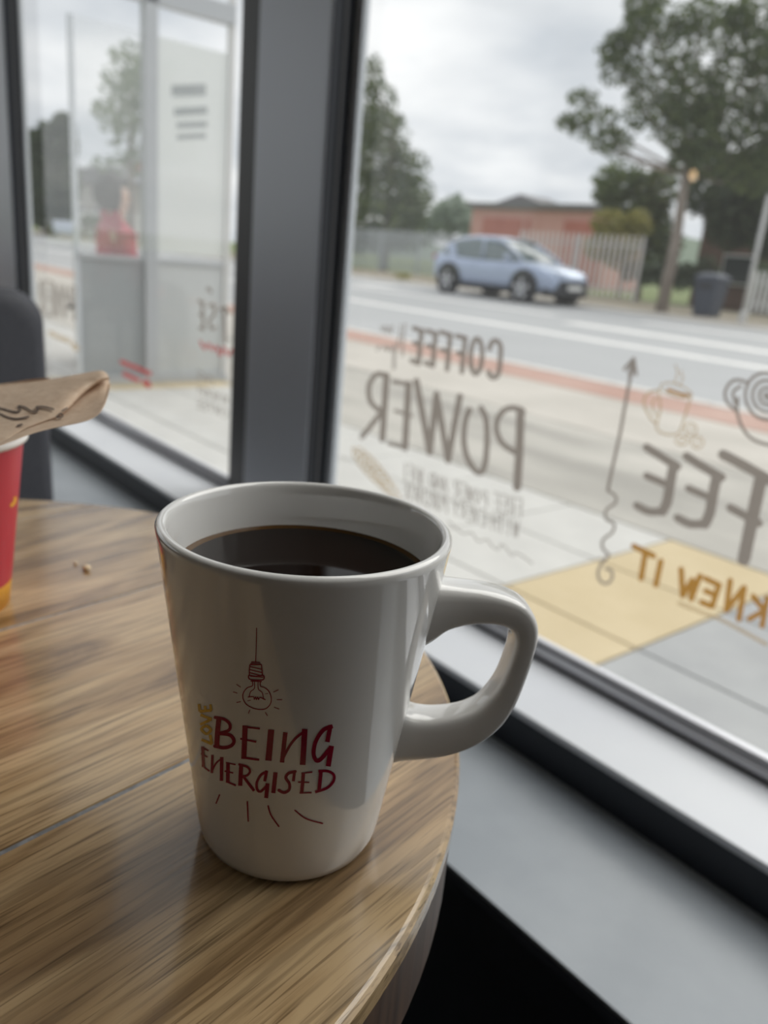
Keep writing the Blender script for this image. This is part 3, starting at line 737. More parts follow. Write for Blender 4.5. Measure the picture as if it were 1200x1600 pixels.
# ================================================================== RED CUP WITH KRAFT POCKET
CX, CY = -0.413, 0.078
cup = thing('paper_cup', 'red paper cup with yellow base band and white rolled rim', 'cup', (CX, CY, ZT))
rb, rt, hc = .028, .0385, .0868
def cr_(z): return rb+(rt-rb)*z/hc
MB().lathe([(rb-.002, .004), (rb-.001, 0.0), (rb, 0.0), (cr_(.013), .013)], n=64).build('yellow_base', 'paper_yellow', cup, smooth=True)
MB().lathe([(cr_(.013), .013), (cr_(.085), .085)], n=64).build('sleeve', 'paper_red', cup, smooth=True)
MB().lathe([(cr_(.085)-.001, .083)]+[(rt+.0002+.0017*math.cos(a), hc-.0012+.0017*math.sin(a)) for a in [R(k) for k in range(-80, 200, 20)]]+[(rt-.0016, hc-.004), (rb-.001, .006), (0, .006)], n=64).build('rim', 'paper_white', cup, smooth=True)
mb = MB()
def on_cup(x, y):
    d = ray(x, y); M = Vector((CX, CY, ZT)); o_ = CP-M; b_ = (rt-rb)/hc; a_ = rb+.0002
    A = d.x**2+d.y**2-(b_*d.z)**2; B = 2*(o_.x*d.x+o_.y*d.y-(a_+b_*o_.z)*b_*d.z); C = o_.x**2+o_.y**2-(a_+b_*o_.z)**2
    return tuple(o_+d*((-B-math.sqrt(max(B*B-4*A*C, 0)))/(2*A)))
stroke(mb, [(18,790),(23,784),(24,778)], 5, on_cup, 2)
mb.build('printed_flame', 'paper_yellow', cup, fix=False)

# kraft pocket: a flattened paper tube, open at one end, lying across the rim of the cup
axis_h = (CR-CR.z*Vector((0, 0, 1))).normalized()            # to the right, level
dep = Vector((-axis_h.y, axis_h.x, 0))                        # away from the camera
PO = Vector((CX, CY, ZT+hc))
pk = thing('kraft_paper_pocket', 'brown kraft paper pocket lying open on top of the red cup', 'paper bag', tuple(PO))
def on_pl(x, y, dd):
    """point of the picture line on an upright plane dd behind the cup axis"""
    d = ray(x, y); t = ((PO+dep*dd-CP).dot(dep))/d.dot(dep); return CP+d*t-PO
S3 = lambda u, v: (u/3.8077, 560+v/3.8077)
# front and back outlines as columns: (u, v_top, v_bottom)
back = [(-800,300,690),(-600,265,665),(-420,235,640),(-300,215,600),(-150,190,560),(0,160,520),(100,145,480),(170,136,452),(290,120,418),(400,102,398),(480,86,382),(540,76,364),(585,68,335),(610,68,300),(632,80,255),(648,105,190),(652,125,150)]
front = [(-800,310,690),(-600,275,665),(-420,245,640),(-300,222,598),(-150,196,555),(0,166,512),(100,150,440),(170,140,405),(290,123,362),(370,108,335),(430,97,275),(480,88,222),(530,80,180),(575,72,152),(600,70,140),(625,76,132),(648,100,128)]
def sheet(cols, dd, bow, nv=8):
    P = []
    for u, a, b in cols:
        row = []
        for k in range(nv+1):
            t = k/nv; x, y = S3(u, a+(b-a)*t); row.append(on_pl(x, y, dd+0.034*(1-(y-S3(0, a)[1])/30.0)+bow*math.sin(PI*t)+0.0015*math.sin(u*.013+t*2)))
        P.append(row)
    return P
def sheet_mesh(name, cols, dd, bow, m):
    P = sheet(cols, dd, bow); mb = MB(); n = len(P[0])
    mb.add([p for r in P for p in r], [(i*n+k, (i+1)*n+k, (i+1)*n+k+1, i*n+k+1) for i in range(len(P)-1) for k in range(n-1)])
    o = mb.build(name, m, pk, smooth=True)
    s = o.modifiers.new('paper', 'SOLIDIFY'); s.thickness = 0.0004
    ss = o.modifiers.new('round', 'SUBSURF'); ss.levels = 1; ss.render_levels = 2
    return o
sheet_mesh('back_leaf', back, -0.036, 0.010, 'kraft')
sheet_mesh('front_leaf', front, -0.036, -0.012, 'kraft')
flap = [(-800,255,410),(-600,230,370),(-420,205,330),(-300,188,300),(-150,172,270),(0,150,215),(60,143,195),(150,130,160),(250,122,135),(300,120,126)]
sheet_mesh('back_flap', flap, -0.020, 0.004, 'kraft')
mb = MB()
def on_front(u, v):
    for (u0, a0, b0), (u1, a1, b1) in zip(front[:-1], front[1:]):
        if u0 <= u <= u1: break
    k = (u-u0)/(u1-u0); a = a0+(a1-a0)*k; b = b0+(b1-b0)*k; t = (v-a)/(b-a)
    return on_pl(*S3(u, v), -0.036+0.034*(1-(v-a)/3.8077/30.0)-0.012*math.sin(PI*min(max(t, 0), 1))+0.0015*math.sin(u*.013+t*2)-0.0016)
for pl, w in (([(-60,280),(0,295),(55,310),(100,318),(122,306),(108,284),(145,290),(185,312),(215,316),(228,306),(214,290),(260,288),(318,302)], 8),
              ([(-40,308),(0,328),(50,350),(100,358),(170,346)], 7), ([(335,350),(350,334),(368,330),(372,345),(345,352)], 7), ([(370,312),(398,296)], 7), ([(105,400),(130,392)], 8)):
    stroke(mb, pl, w*1.3, on_front, 8)
mb.build('printed_scribble', 'kraft_ink', pk, fix=False)

# crumbs on the table
for k, (x, y, r, lab) in enumerate(((135, 891, .0022, 'pale pastry crumb lying on the oak table top, the larger of two'), (118, 882, .0011, 'tiny dark pastry crumb lying beside the larger crumb'))):
    p = hz(x, y, ZT); random.seed(3+k)
    mb = MB(); rings = []
    for j in range(1, 6):
        a = PI*j/6; rings.append([(r*1.4*math.sin(a)*math.cos(q)*random.uniform(.7, 1.2), r*math.sin(a)*math.sin(q)*random.uniform(.7, 1.2), r*.7*(1-math.cos(a))*1.0) for q in [2*PI*i/8 for i in range(8)]])
    o = mb.loft(rings).build('crumb', 'crumb', smooth=True); o.location = (p.x, p.y, ZT)
    tag(o, lab, 'crumb', 'crumbs on the table')

# ================================================================== CHAIR beyond the table
CHX = -0.93
ch = thing('dining_chair', 'charcoal upholstered chair with rounded back beyond the oak table', 'chair', (CHX, 0.0, 0))
pr = hx(74, 600, CHX); yR = pr.y
ytop = hx(30, 452, CHX).z
def rrect(y0, y1, z0, z1, r, n=6):
    P = []
    for (cy_, cz_, a0) in ((y1-r, z1-r, 0), (y0+r, z1-r, PI/2), (y0+.02, z0+.02, PI), (y1-.02, z0+.02, 1.5*PI)):
        q = r if cz_ > z0+.03 else .02
        for k in range(n+1): a = a0+PI/2*k/n; P.append((cy_+q*math.cos(a), cz_+q*math.sin(a)))
    return P
y1 = yR; y0 = yR-.44
rings = []
for xo, ins in ((-.030, .018), (-.026, .006), (-.012, 0), (.012, 0), (.026, .006), (.030, .018)):
    rings.append([(xo+.02*((p[1]-.46)/.4)*-1, p[0], p[1]) for p in rrect(y0+ins, y1-ins, .46+ins, ytop-ins, .035)])
MB().loft(rings).build('backrest', 'upholstery', ch, smooth=True, bevel=0.004)
mb = MB(); rings = []
for zo, ins in ((.40, .012), (.41, 0), (.455, 0), (.47, .015)):
    rings.append([(a, b, zo) for a, b in [(-.01+ins, y0+.01+ins), (.42-ins, y0+.01+ins), (.42-ins, y1-.01-ins), (-.01+ins, y1-.01-ins)]])
mb.loft(rings).build('seat', 'upholstery', ch, bevel=0.01)
for lx in (.01, .39):
    for ly in (y0+.03, y1-.03):
        MB().tube([(lx, ly, 0), (lx, ly, .41)], [.010, .015], 10).build('leg', 'black_metal', ch, smooth=True)

# ================================================================== PENDANT LAMPS deeper in the cafe
def pendant(x, y, z, label):
    p = thing('pendant_lamp', label, 'lamp', (x, y, CEIL), 'pendant lamps over the cafe floor')
    d = z-CEIL
    MB().tube([(0, 0, d+.20), (0, 0, 0)], .004, 6).build('cord', 'black_metal', p)
    MB().lathe([(.03, d+.22), (.04, d+.18), (.13, d+.05), (.125, d+.05), (.035, d+.175)], n=24).build('shade', 'lamp_shade', p, smooth=True)
    MB().lathe([(.001, d-.035), (.025, d-.02), (.035, d+.01), (.025, d+.05), (.012, d+.09), (.001, d+.092)], n=16).build('bulb', 'bulb_glow', p, smooth=True)
    MB().lathe([(.05, -.02), (.05, 0)], n=20, caps=True).build('ceiling_rose', 'black_metal', p)
def mirror_at(px, py, z):
    d = ray(px, py); t = (YG-CP.y)/d.y; q = CP+d*t; d = Vector((d.x, -d.y, d.z)); return q+d*((z-q.z)/d.z)
PEND = []
for px_, py_, z_ in ((1082, 278, 1.72), (1034, 345, 1.45), (1164, 376, 1.42)):
    q = mirror_at(px_, py_, z_)
    PEND.append(tuple(round(c, 3) for c in q))
for q, l_ in zip(PEND, ('black shaded pendant lamp hung highest deep in the cafe', 'black shaded pendant lamp hung low over the inner tables', 'black shaded pendant lamp hung lowest near the side wall')):
    if XL+.2 < q[0] < XR-.2 and YB+.2 < q[1] < 0.4: pendant(*q, l_)

# ================================================================== OUTDOORS: ground
Z_R = -0.03
st(MB().box(-260, 120, -120, 260, -0.4, -0.12).build('ground', 'grass'), 'rough grass and earth beyond the road', 'ground')
pv = thing('pavement', 'pavement of pale, yellow and grey slabs in front of the window', 'pavement', (0, YO, 0), kind='structure')
def pvp(n, m, *a, **k):
    o = box(n, m, *a, parent=pv, **k); o.location = (0, -YO, 0); return o
pvp('joint_bed', 'joint', -60, 20, YO, 2.63, -.13, -.012)
pvp('aggregate_strip', 'concrete_rough', -60, 20, 2.64, 4.02, -.13, -.001)
pvp('concrete_strip', 'concrete_tan', -60, 20, 4.03, 5.28, -.13, 0.0)
pvp('red_strip', 'paver_red', -60, 20, 5.29, 5.92, -.13, 0.002)
SLB = {}
xs = [-0.97+0.455*k for k in range(-10, 6)]
ys = [YO+.03, 1.28, 1.735, 2.185, 2.63]
for i in range(len(xs)-1):
    for j in range(len(ys)-1):
        key = round((ys[j+1]-ys[j]), 3)
        kind = 'slab_yellow' if i in (9, 1) else ('slab_grey' if i > 9 else 'slab_white')
        if (key, kind) not in SLB:
            mb = MB().box(.004, .451, .004, key-.004, -.05, 0.0); SLB[(key, kind)] = mb.build('slab', kind, pv, bevel=0.003)
            o = SLB[(key, kind)]
        else:
            o = SLB[(key, kind)].copy(); COL.objects.link(o); o.parent = pv
        o.location = (xs[i], ys[j]-YO, 0)
pvp('far_slabs', 'slab_white', -60, xs[0]-.006, YO, 2.62, -.12, -.003)
kb = thing('kerb', 'pale kerb stones between the red strip and the road', 'kerb', (0, 5.92, 0), kind='structure')
k0 = None
for k in range(46):
    x = -28+k*.92
    if k0 is None: k0 = MB().box(.01, .91, .0, .15, -.13, .012).build('kerb_stone', 'kerb_stone', kb, bevel=.01); o = k0
    else: o = k0.copy(); COL.objects.link(o); o.parent = kb
    o.location = (x, .005, 0)
rd = thing('road', 'grey asphalt road with white lane lines', 'road', (0, 6.1, Z_R), kind='structure')
def rdp(n, m, *a):
    o = box(n, m, *a, parent=rd); o.location = (0, -6.1, -Z_R); return o
rdp('asphalt', 'asphalt', -200, 100, 6.06, 18.3, -.15, Z_R)
rdp('white_line', 'road_paint', -200, 100, 9.72, 10.08, Z_R-.01, Z_R+.004)
rdp('white_line', 'road_paint', -9.6, -5.4, 12.2, 12.75, Z_R-.01, Z_R+.004)
rdp('white_line', 'road_paint', -30, -11, 13.6, 13.9, Z_R-.01, Z_R+.004)
rdp('white_line', 'road_paint', -10.2, 6, 15.6, 15.95, Z_R-.01, Z_R+.004)
rdp('white_line', 'road_paint', -5.0, 8, 13.0, 13.3, Z_R-.01, Z_R+.004)
rdp('arrow_mark', 'road_paint', -19.6, -18.9, 15.0, 16.3, Z_R-.01, Z_R+.004)
fp = thing('far_pavement', 'brown verge and footway on the far side of the road', 'pavement', (0, 18.3, 0), kind='structure')
def fpp(n, m, *a):
    o = box(n, m, *a, parent=fp); o.location = (0, -18.3, 0)
fpp('kerb_edge', 'kerb_stone', -200, 100, 18.3, 18.45, -.15, .02)
fpp('footway', 'far_paving', -200, 100, 18.45, 20.6, -.15, .01)
fpp('earth_verge', 'verge', -200, 100, 20.6, 27.5, -.15, .03)

# ------------------------------------------------------------------ fences
def fence(name, label, Y, x0, x1, h, sp, w, m, post_m, z0=.03, pointed=True):
    f = thing(name, label, 'fence', (x0, Y, z0))
    mb = MB(); x = 0
    while x < x1-x0:
        tz = h-.05
        mb.prism([(x, .08), (x+w, .08), (x+w, tz-.08), (x+w/2, tz if pointed else tz-.06), (x, tz-.08)], -.008, .008, axis='y')
        x += sp
    o = mb.build('pales', m, f); o['kind'] = 'stuff'
    for zz in (.35, h-.45): box('rail', post_m, 0, x1-x0, .01, .05, zz, zz+.05, parent=f)
    k = 0
    while k <= (x1-x0):
        box('post', post_m, k, k+.08, .01, .09, 0, h-.15, parent=f); k += 2.75
    return f
fence('palisade_fence', 'grey steel palisade fence under the trees behind the parked car', 26.0, -37.5, -22.6, 2.0, .155, .07, 'fence_steel', 'fence_steel')
fence('palisade_fence', 'pinkish weathered palisade fence in front of the red brick building', 25.2, -22.4, hy(995, 440, 25.2).x, 2.25, .24, .085, 'fence_rust', 'fence_steel')
fence('picket_fence', 'white picket fence beside the grey pole under dark trees', 26.5, -13.4, 2.0, 1.45, .19, .10, 'fence_white', 'fence_white')

# ------------------------------------------------------------------ buildings
def building(name, label, x0, x1, y0, y1, h, wall, roof, cat='building'):
    return thing(name, label, cat, (x0, y0, -.12))
bx0, bx1 = hy(735, 360, 44).x, hy(955, 360, 44).x
bt = hy(800, 320, 44).z
b = thing('brick_building', 'long low red brick building with flat grey roof behind the fence', 'building', (bx0, 44, -.12))
L_ = bx1-bx0; hh = bt+.12
box('wall', 'brick_pink', 0, L_, 0, 4, 0, hh-.25, parent=b)
for k, (a, c_, mm) in enumerate(((.10, .40, 'brick_red'), (.43, .46, 'brick_red'), (.70, .95, 'brick_red'))):
    box('brick_panel', mm, L_*a, L_*c_, -.08, .05, .2, hh-.9, parent=b)
box('roof', 'roof_grey', -.3, L_+.3, -.3, 4.3, hh-.25, hh+.1, parent=b)
MB().prism([(L_*.12, hh+.1), (L_*.5, hh+.1), (L_*.32, hh+.75)], .5, 3.5, axis='y').build('roof_ridge', 'roof_grey', b)
for k in range(4):
    w = box('window', 'house_white', L_*(.14+.07*k), L_*(.14+.07*k)+1.0, -.12, -.05, 1.4, 2.6, parent=b)
    box('window_pane', 'pane_dark', L_*(.14+.07*k)+.08, L_*(.14+.07*k)+.92, -.14, -.10, 1.48, 2.52, parent=w)
# dark brick house behind the right trees
hx0 = hy(1090, 400, 33).x
b = thing('brick_house', 'brown brick house coloured dark for the shade of the roadside trees', 'house', (hx0, 33, -.12))
box('wall', 'brick_shaded', 0, 14, 0, 8, 0, 5.0, parent=b)
MB().prism([(-.4, 5.0), (14.4, 5.0), (14.4, 5.2), (7, 8.2), (-.4, 5.2)], -.4, 8.4, axis='y').build('roof', 'slate', b)
for k in range(4):
    for zz in (1.0, 3.3):
        w = box('window', 'house_white', 1.2+3.2*k, 2.6+3.2*k, -.06, .05, zz, zz+1.2, parent=b)
        box('window_pane', 'pane_dark', 1.28+3.2*k, 2.52+3.2*k, -.09, -.03, zz+.08, zz+1.12, parent=w)
# house with chimney far up the road, seen through the glazed screen
p0 = hy(112, 300, 27); p1 = hy(212, 300, 27)
b = thing('chimney_house', 'grey rendered house with slate roof and chimney far up the road', 'house', (p0.x, 27, -.12))
w_ = p1.x-p0.x; rz = hy(160, 262, 27).z; ez = hy(160, 288, 27).z; cz_ = hy(158, 246, 27).z
box('wall', 'render_wall', 0, w_, 0, 7, 0, ez+.12, parent=b)
MB().prism([(-.4, ez+.12), (w_+.4, ez+.12), (w_*.75, rz+.12), (w_*.25, rz+.12)], -.4, 7.4, axis='y').build('roof', 'slate', b)
box('chimney', 'brick_red', w_*.50, w_*.50+1.6, 2.5, 3.5, ez, cz_+.12, parent=b)
for k in range(3):
    w = box('window', 'house_white', w_*(.12+.28*k), w_*(.12+.28*k)+1.6, -.08, .05, 1.2, 2.6, parent=b)
    box('window_pane', 'pane_dark', w_*(.12+.28*k)+.1, w_*(.12+.28*k)+1.5, -.1, -.05, 1.3, 2.5, parent=w)
gw = box('garden_wall', 'house_white', p0.x-1, p1.x+6, 24.4, 24.7, 0, 2.0); tag(gw, 'white garden wall in front of the grey chimney house', 'wall')
# white hoarding by the road
q0 = hy(83, 366, 18.6); q1 = hy(119, 348, 18.6)
hb = thing('roadside_sign', 'pale blue white sign board on posts beside the road', 'sign', (q0.x, 18.6, 0))
wz0, wz1 = max(.3, hy(100, 368, 18.6).z), hy(100, 345, 18.6).z
box('board', 'hoarding', 0, q1.x-q0.x, 0, .06, wz0, wz1, parent=hb)
for k in (.15, .85): box('post', 'pole_grey', (q1.x-q0.x)*k, (q1.x-q0.x)*k+.1, .06, .16, 0, wz1, parent=hb)
# hills
mb = MB(); pts = []
random.seed(2)
n = 60; vs = []; fs = []
for i in range(n+1):
    x = -330+i*9; h1 = 7.0+4*math.sin(i*.33)+2.4*math.sin(i*.9+1)
    vs += [(x, 190, -1), (x, 215, h1), (x, 260, -1)]
for i in range(n): fs += [(3*i, 3*i+3, 3*i+4, 3*i+1), (3*i+1, 3*i+4, 3*i+5, 3*i+2)]
st(mb.add(vs, fs).build('hills', 'hill', smooth=True), 'low hazy green hills on the horizon', 'hills')

# ------------------------------------------------------------------ trees
def blob_leaves(mb_v, mb_f, c, rx, ry, rz_, n, size, rng):
    for _ in range(n):
        while True:
            a, b_, d = rng.uniform(-1, 1), rng.uniform(-1, 1), rng.uniform(-1, 1)
            if a*a+b_*b_+d*d < 1: break
        k = 1.22
        p = Vector((c[0]+a*rx*k, c[1]+b_*ry*k, c[2]+d*rz_*k))
        th, ph = rng.uniform(0, 2*PI), rng.uniform(-.9, .9)
        u = Vector((math.cos(th)*math.cos(ph), math.sin(th)*math.cos(ph), math.sin(ph)))
        w = u.cross(Vector((rng.uniform(-1, 1), rng.uniform(-1, 1), rng.uniform(-1, 1)))).normalized()
        l_ = size*rng.uniform(.6, 1.3); g = l_*.55; i = len(mb_v)
        mb_v += [tuple(p-u*l_*.5), tuple(p+w*g*.5), tuple(p+u*l_*.5), tuple(p-w*g*.5)]; mb_f.append((i, i+1, i+2, i+3))
def tree(name, label, base_px, Y, blobs, lm, size, trunk_r, seed, group=None, trunk_top=None, dens_=1.0, base=None, cat='tree', thick=.8, branches=True):
    rng = random.Random(seed)
    bs = base if base else Vector((hy(base_px[0], base_px[1], Y).x, Y, 0))
    t = thing(name, label, cat, (bs[0], Y, -.12), group)
    sc = 1.0
    V, F = [], []; cs = []
    for x, y, rx, ry, nn in blobs:
        c = hy(x, y, Y); e1 = hy(x+rx, y, Y); e2 = hy(x, y-ry, Y)
        wx = (e1-c).length*.78; wz = (e2-c).length
        cc = Vector((c.x-bs[0], rng.uniform(-.5, .5)*wx*thick, c.z+.12))
        cs.append((cc, wx, wz))
        blob_leaves(V, F, cc, wx, wx*thick, wz, int(nn*dens_), size, rng)
    mbx = MB(); mbx.v, mbx.f = V, F
    o = mbx.build('crown', lm, t, fix=False)
    o['kind'] = 'stuff'
    top = (hy(*trunk_top, Y).z+.12) if trunk_top else max(c.z for c, _, _ in cs)*.8
    MB().tube([(0, 0, 0), (trunk_r*.3, 0, top*.35), (-trunk_r*.2, 0, top*.7), (trunk_r*.2, 0, top)], [trunk_r*1.15, trunk_r*.9, trunk_r*.7, trunk_r*.25], 10).build('trunk', 'bark', t, smooth=True)
    if branches:
        for c, wx, wz in cs:
            if rng.random() < .85:
                z0 = min(max(c.z-.75*math.hypot(c.x, c.y)-.2, top*.66), top*.97)
                a = Vector((0, 0, z0)); m_ = a.lerp(c, .55)+Vector((0, 0, -.25))
                MB().tube([a, m_, c, c+Vector((0, 0, wz*.7))], [trunk_r*.30, trunk_r*.19, trunk_r*.10, trunk_r*.04], 6).build('branch', 'bark', t, smooth=True)
    return t
NB = [(1010,8,34,34,260),(1018,45,46,26,230),(985,60,26,18,90),(955,75,26,22,150),(968,108,30,24,170),(905,150,24,12,70),(893,193,22,13,80),(928,192,40,24,190),(962,225,34,20,150),
      (1000,165,30,34,170),(1000,110,26,30,110),(1060,75,46,40,240),(1085,25,44,26,240),(1045,130,34,34,170),(1085,150,48,44,360),(1040,190,26,30,130),(1085,205,46,40,420),
      (1140,55,34,40,200),(1172,25,44,28,260),(1195,85,40,40,240),(1140,120,40,40,220),(1190,150,44,34,240),(1135,190,48,36,330),(1190,215,44,40,330),(1250,60,60,60,380),(1260,170,60,60,420),
      (1120,245,56,30,420),(1175,265,50,34,380),(1070,250,30,24,200)]
tree('roadside_tree', 'tall open crowned roadside tree with a bare straight trunk', (1033, 486), 20.6, NB, 'leaf_mid', .18, .16, 11, trunk_top=(1085, 150), dens_=1.9)
tree('roadside_tree', 'dense dark tree shading the brick house and white picket fence', (1215, 480), 29.5,
     [(1120,300,60,40,520),(1175,310,60,50,620),(1230,300,70,70,600),(1140,350,50,34,380),(1215,360,50,40,420),(1260,200,80,90,600)], 'leaf_dark', .36, .28, 12, dens_=1.5)
tree('leafy_shrub', 'yellow green shrub leaning over the fence beside the brick building', (972, 415), 27.6,
     [(955,352,30,20,240),(975,372,34,26,320),(940,385,30,18,240),(965,400,28,18,200),(995,350,24,20,140)], 'leaf_yellow', .26, .08, 13, dens_=1.5, cat='shrub')
tree('small_tree', 'grey green small tree between the shrub and the tall roadside tree', (1002, 420), 30.0,
     [(975,285,44,26,330),(1015,300,40,34,360),(945,305,26,16,150),(1010,345,36,40,420),(1030,385,34,34,320),(985,330,36,26,300)], 'leaf_mid', .33, .12, 14, dens_=1.5)
tree('leafy_shrub', 'low dark shrub at the foot of the small tree', (1005, 430), 27.0, [(985,424,18,14,160),(1012,430,20,14,180),(1040,425,22,22,240),(1068,432,18,20,200),(1100,430,24,26,260)], 'leaf_dark', .22, .05, 15, thick=.35, cat='shrub', branches=False, dens_=1.4)
tree('conical_tree', 'tall conical tree standing behind the grey palisade fence', (600, 396), 29.0,
     [(583,118,14,26,90),(590,160,26,30,220),(578,195,30,28,260),(612,215,30,34,260),(595,250,44,32,460),(630,262,28,28,220),(605,300,54,34,660),(640,318,26,30,280),(612,345,56,34,680),(585,372,44,24,420),(640,368,28,24,240),(555,300,40,50,420),(545,220,36,50,300)], 'leaf_mid', .32, .24, 16, dens_=1.8)
tree('distant_tree', 'pale hazy tree beside the end of the red brick building', (705, 392), 58.0, [(690,345,22,24,260),(712,335,26,26,320),(735,352,18,22,200),(665,360,22,22,220)], 'leaf_hazy', .7, .3, 17, dens_=1.5)
tree('far_tree', 'dark dense tree up the road beside the far grey column', (78, 372), 19.6, [(75,230,24,34,420),(98,225,24,40,420),(62,280,24,40,420),(100,290,28,40,480),(80,330,40,26,460),(50,250,20,40,260)], 'leaf_dark', .8, .4, 18, dens_=1.3, thick=.12)
tree('screen_tree', 'slender light leafed tree seen through the glazed screen', (205, 372), 15.0,
     [(205,90,20,20,110),(190,130,22,24,120),(218,140,24,28,170),(180,175,22,24,110),(215,190,30,28,200),(250,120,24,30,120),(260,170,28,34,150),(205,235,30,20,140),(265,225,24,26,100),(195,262,24,14,80)], 'leaf_pale', .34, .14, 19, dens_=1.3)
tree('leafy_shrub', 'low green hedge shrub below the grey chimney house', (130, 352), 23.0, [(135,347,10,9,140),(155,349,15,9,160),(185,352,18,9,160)], 'leaf_pale', .4, .1, 20, thick=.2, cat='shrub', branches=False)
tree('leafy_shrub', 'bright green bush inside the white picket fence', (1195, 470), 27.6, [(1190,430,16,18,200),(1208,436,18,20,200)], 'leaf_pale', .22, .05, 21, cat='shrub', branches=False)
# weeds at the foot of the fence
tree('weed_clump', 'tuft of green weeds growing on the footway before the grey fence', (627, 432), 18.9, [(627,431,11,5,90)], 'leaf_yellow', .12, .02, 22, cat='plant', branches=False)

# ------------------------------------------------------------------ pole and bin
P0 = hz(1160, 500, .01); P0 = Vector((hy(1160, 497, 20.2).x, 20.2, .01))
pl = thing('sign_pole', 'slim grey steel sign pole on the far footway', 'pole', tuple(P0))
zt_ = hy(1192, 305, 20.2).z
MB().tube([(0, 0, 0), (0, 0, zt_)], .055, 10).build('shaft', 'pole_grey', pl, smooth=True)
MB().lathe([(.10, 0), (.10, .25), (.06, .3)], n=12, caps=True).build('base_collar', 'pole_grey', pl)
Bp = Vector((hy(1103, 490, 21.0).x, 21.0, .03))
bn = thing('litter_bin', 'dark navy litter bin standing on the far verge', 'bin', tuple(Bp))
hb_ = hy(1112, 428, 21.0).z
MB().loft([[(s*.26, t_*.26, 0) for s, t_ in ((-1, -1), (1, -1), (1, 1), (-1, 1))], [(s*.33, t_*.33, hb_*.82) for s, t_ in ((-1, -1), (1, -1), (1, 1), (-1, 1))]]).build('bin_body', 'bin_navy', bn, bevel=.03)
MB().loft([[(s*.36, t_*.36, hb_*.82) for s, t_ in ((-1, -1), (1, -1), (1, 1), (-1, 1))], [(s*.34, t_*.34, hb_*.92) for s, t_ in ((-1, -1), (1, -1), (1, 1), (-1, 1))], [(s*.18, t_*.18, hb_) for s, t_ in ((-1, -1), (1, -1), (1, 1), (-1, 1))]]).build('lid', 'bin_navy', bn, bevel=.02)
box('opening', 'car_black', -.2, .2, -.335, -.30, hb_*.62, hb_*.76, parent=bn)

# ------------------------------------------------------------------ car
XW1 = hz(825, 471, Z_R).x; XW0 = hz(713, 456, Z_R).x
car = thing('parked_car', 'blue grey metallic compact crossover car parked at the far kerb', 'car', (-15.9, 17.55, Z_R))
S = 1.05
def P3(x, y, z): return (x*S, y*S, z*S)
# stations: x, z_bottom, z_belt(top of lower body), half width
stn = [(-2.16,.50,.86,.62),(-2.10,.36,.98,.76),(-1.95,.27,1.02,.84),(-1.70,.24,1.00,.885),(-1.30,.23,.985,.90),(-.80,.22,.965,.885),(-.2,.22,.955,.875),(.4,.22,.965,.875),(.9,.23,.985,.885),(1.25,.23,.975,.90),(1.6,.23,.93,.89),(1.85,.24,.88,.85),(2.05,.26,.80,.76),(2.17,.34,.70,.62),(2.21,.42,.60,.50)]
rings = []
for x, zb, zt2, w in stn:
    mz = zb+(zt2-zb)*.42
    half = [(0, zb), (.72*w, zb), (.95*w, zb+.07), (.985*w, mz), (w, mz+(zt2-mz)*.5), (.97*w, zt2-.05), (.88*w, zt2), (.5*w, zt2+.035), (0, zt2+.045)]
    rg = [P3(x, -a, b) for a, b in half]+[P3(x, a, b) for a, b in half[::-1][1:-1]]
    rings.append(rg)
o = MB().loft(rings).build('body', 'car_paint', car, smooth=True); ss = o.modifiers.new('s', 'SUBSURF'); ss.levels = 1; ss.render_levels = 2
cab = [(-2.02,.98,1.02,.60,.58),(-1.75,.98,1.30,.74,.60),(-1.25,.97,1.47,.78,.60),(-.7,.96,1.535,.79,.61),(-.1,.96,1.535,.79,.61),(.35,.96,1.46,.785,.60),(.8,.97,1.22,.78,.62),(1.12,.98,1.02,.74,.66)]
rings = []
for x, z0, z1, wb, wt in cab:
    half = [(wb, z0-.03), (wb-.01, z0+.02), (wt+.05, z1-.07), (wt-.06, z1-.01), (0, z1+.012)]
    rings.append([P3(x, -a, b) for a, b in half]+[P3(x, a, b) for a, b in half[::-1][1:]])
o = MB().loft(rings, caps=True, closed=True).build('cabin_glass', 'car_glass', car, smooth=True)
rings = []
for x, z0, z1, wb, wt in cab[:7]:
    if x > .5: continue
    half = [(wt+.065, z1-.085), (wt+.02, z1-.02), (wt-.1, z1+.012), (0, z1+.03)]
    rings.append([P3(x, -a, b) for a, b in half]+[P3(x, a, b) for a, b in half[::-1][1:]])
MB().loft(rings, caps=False, closed=False).build('roof', 'car_paint', car, smooth=True)
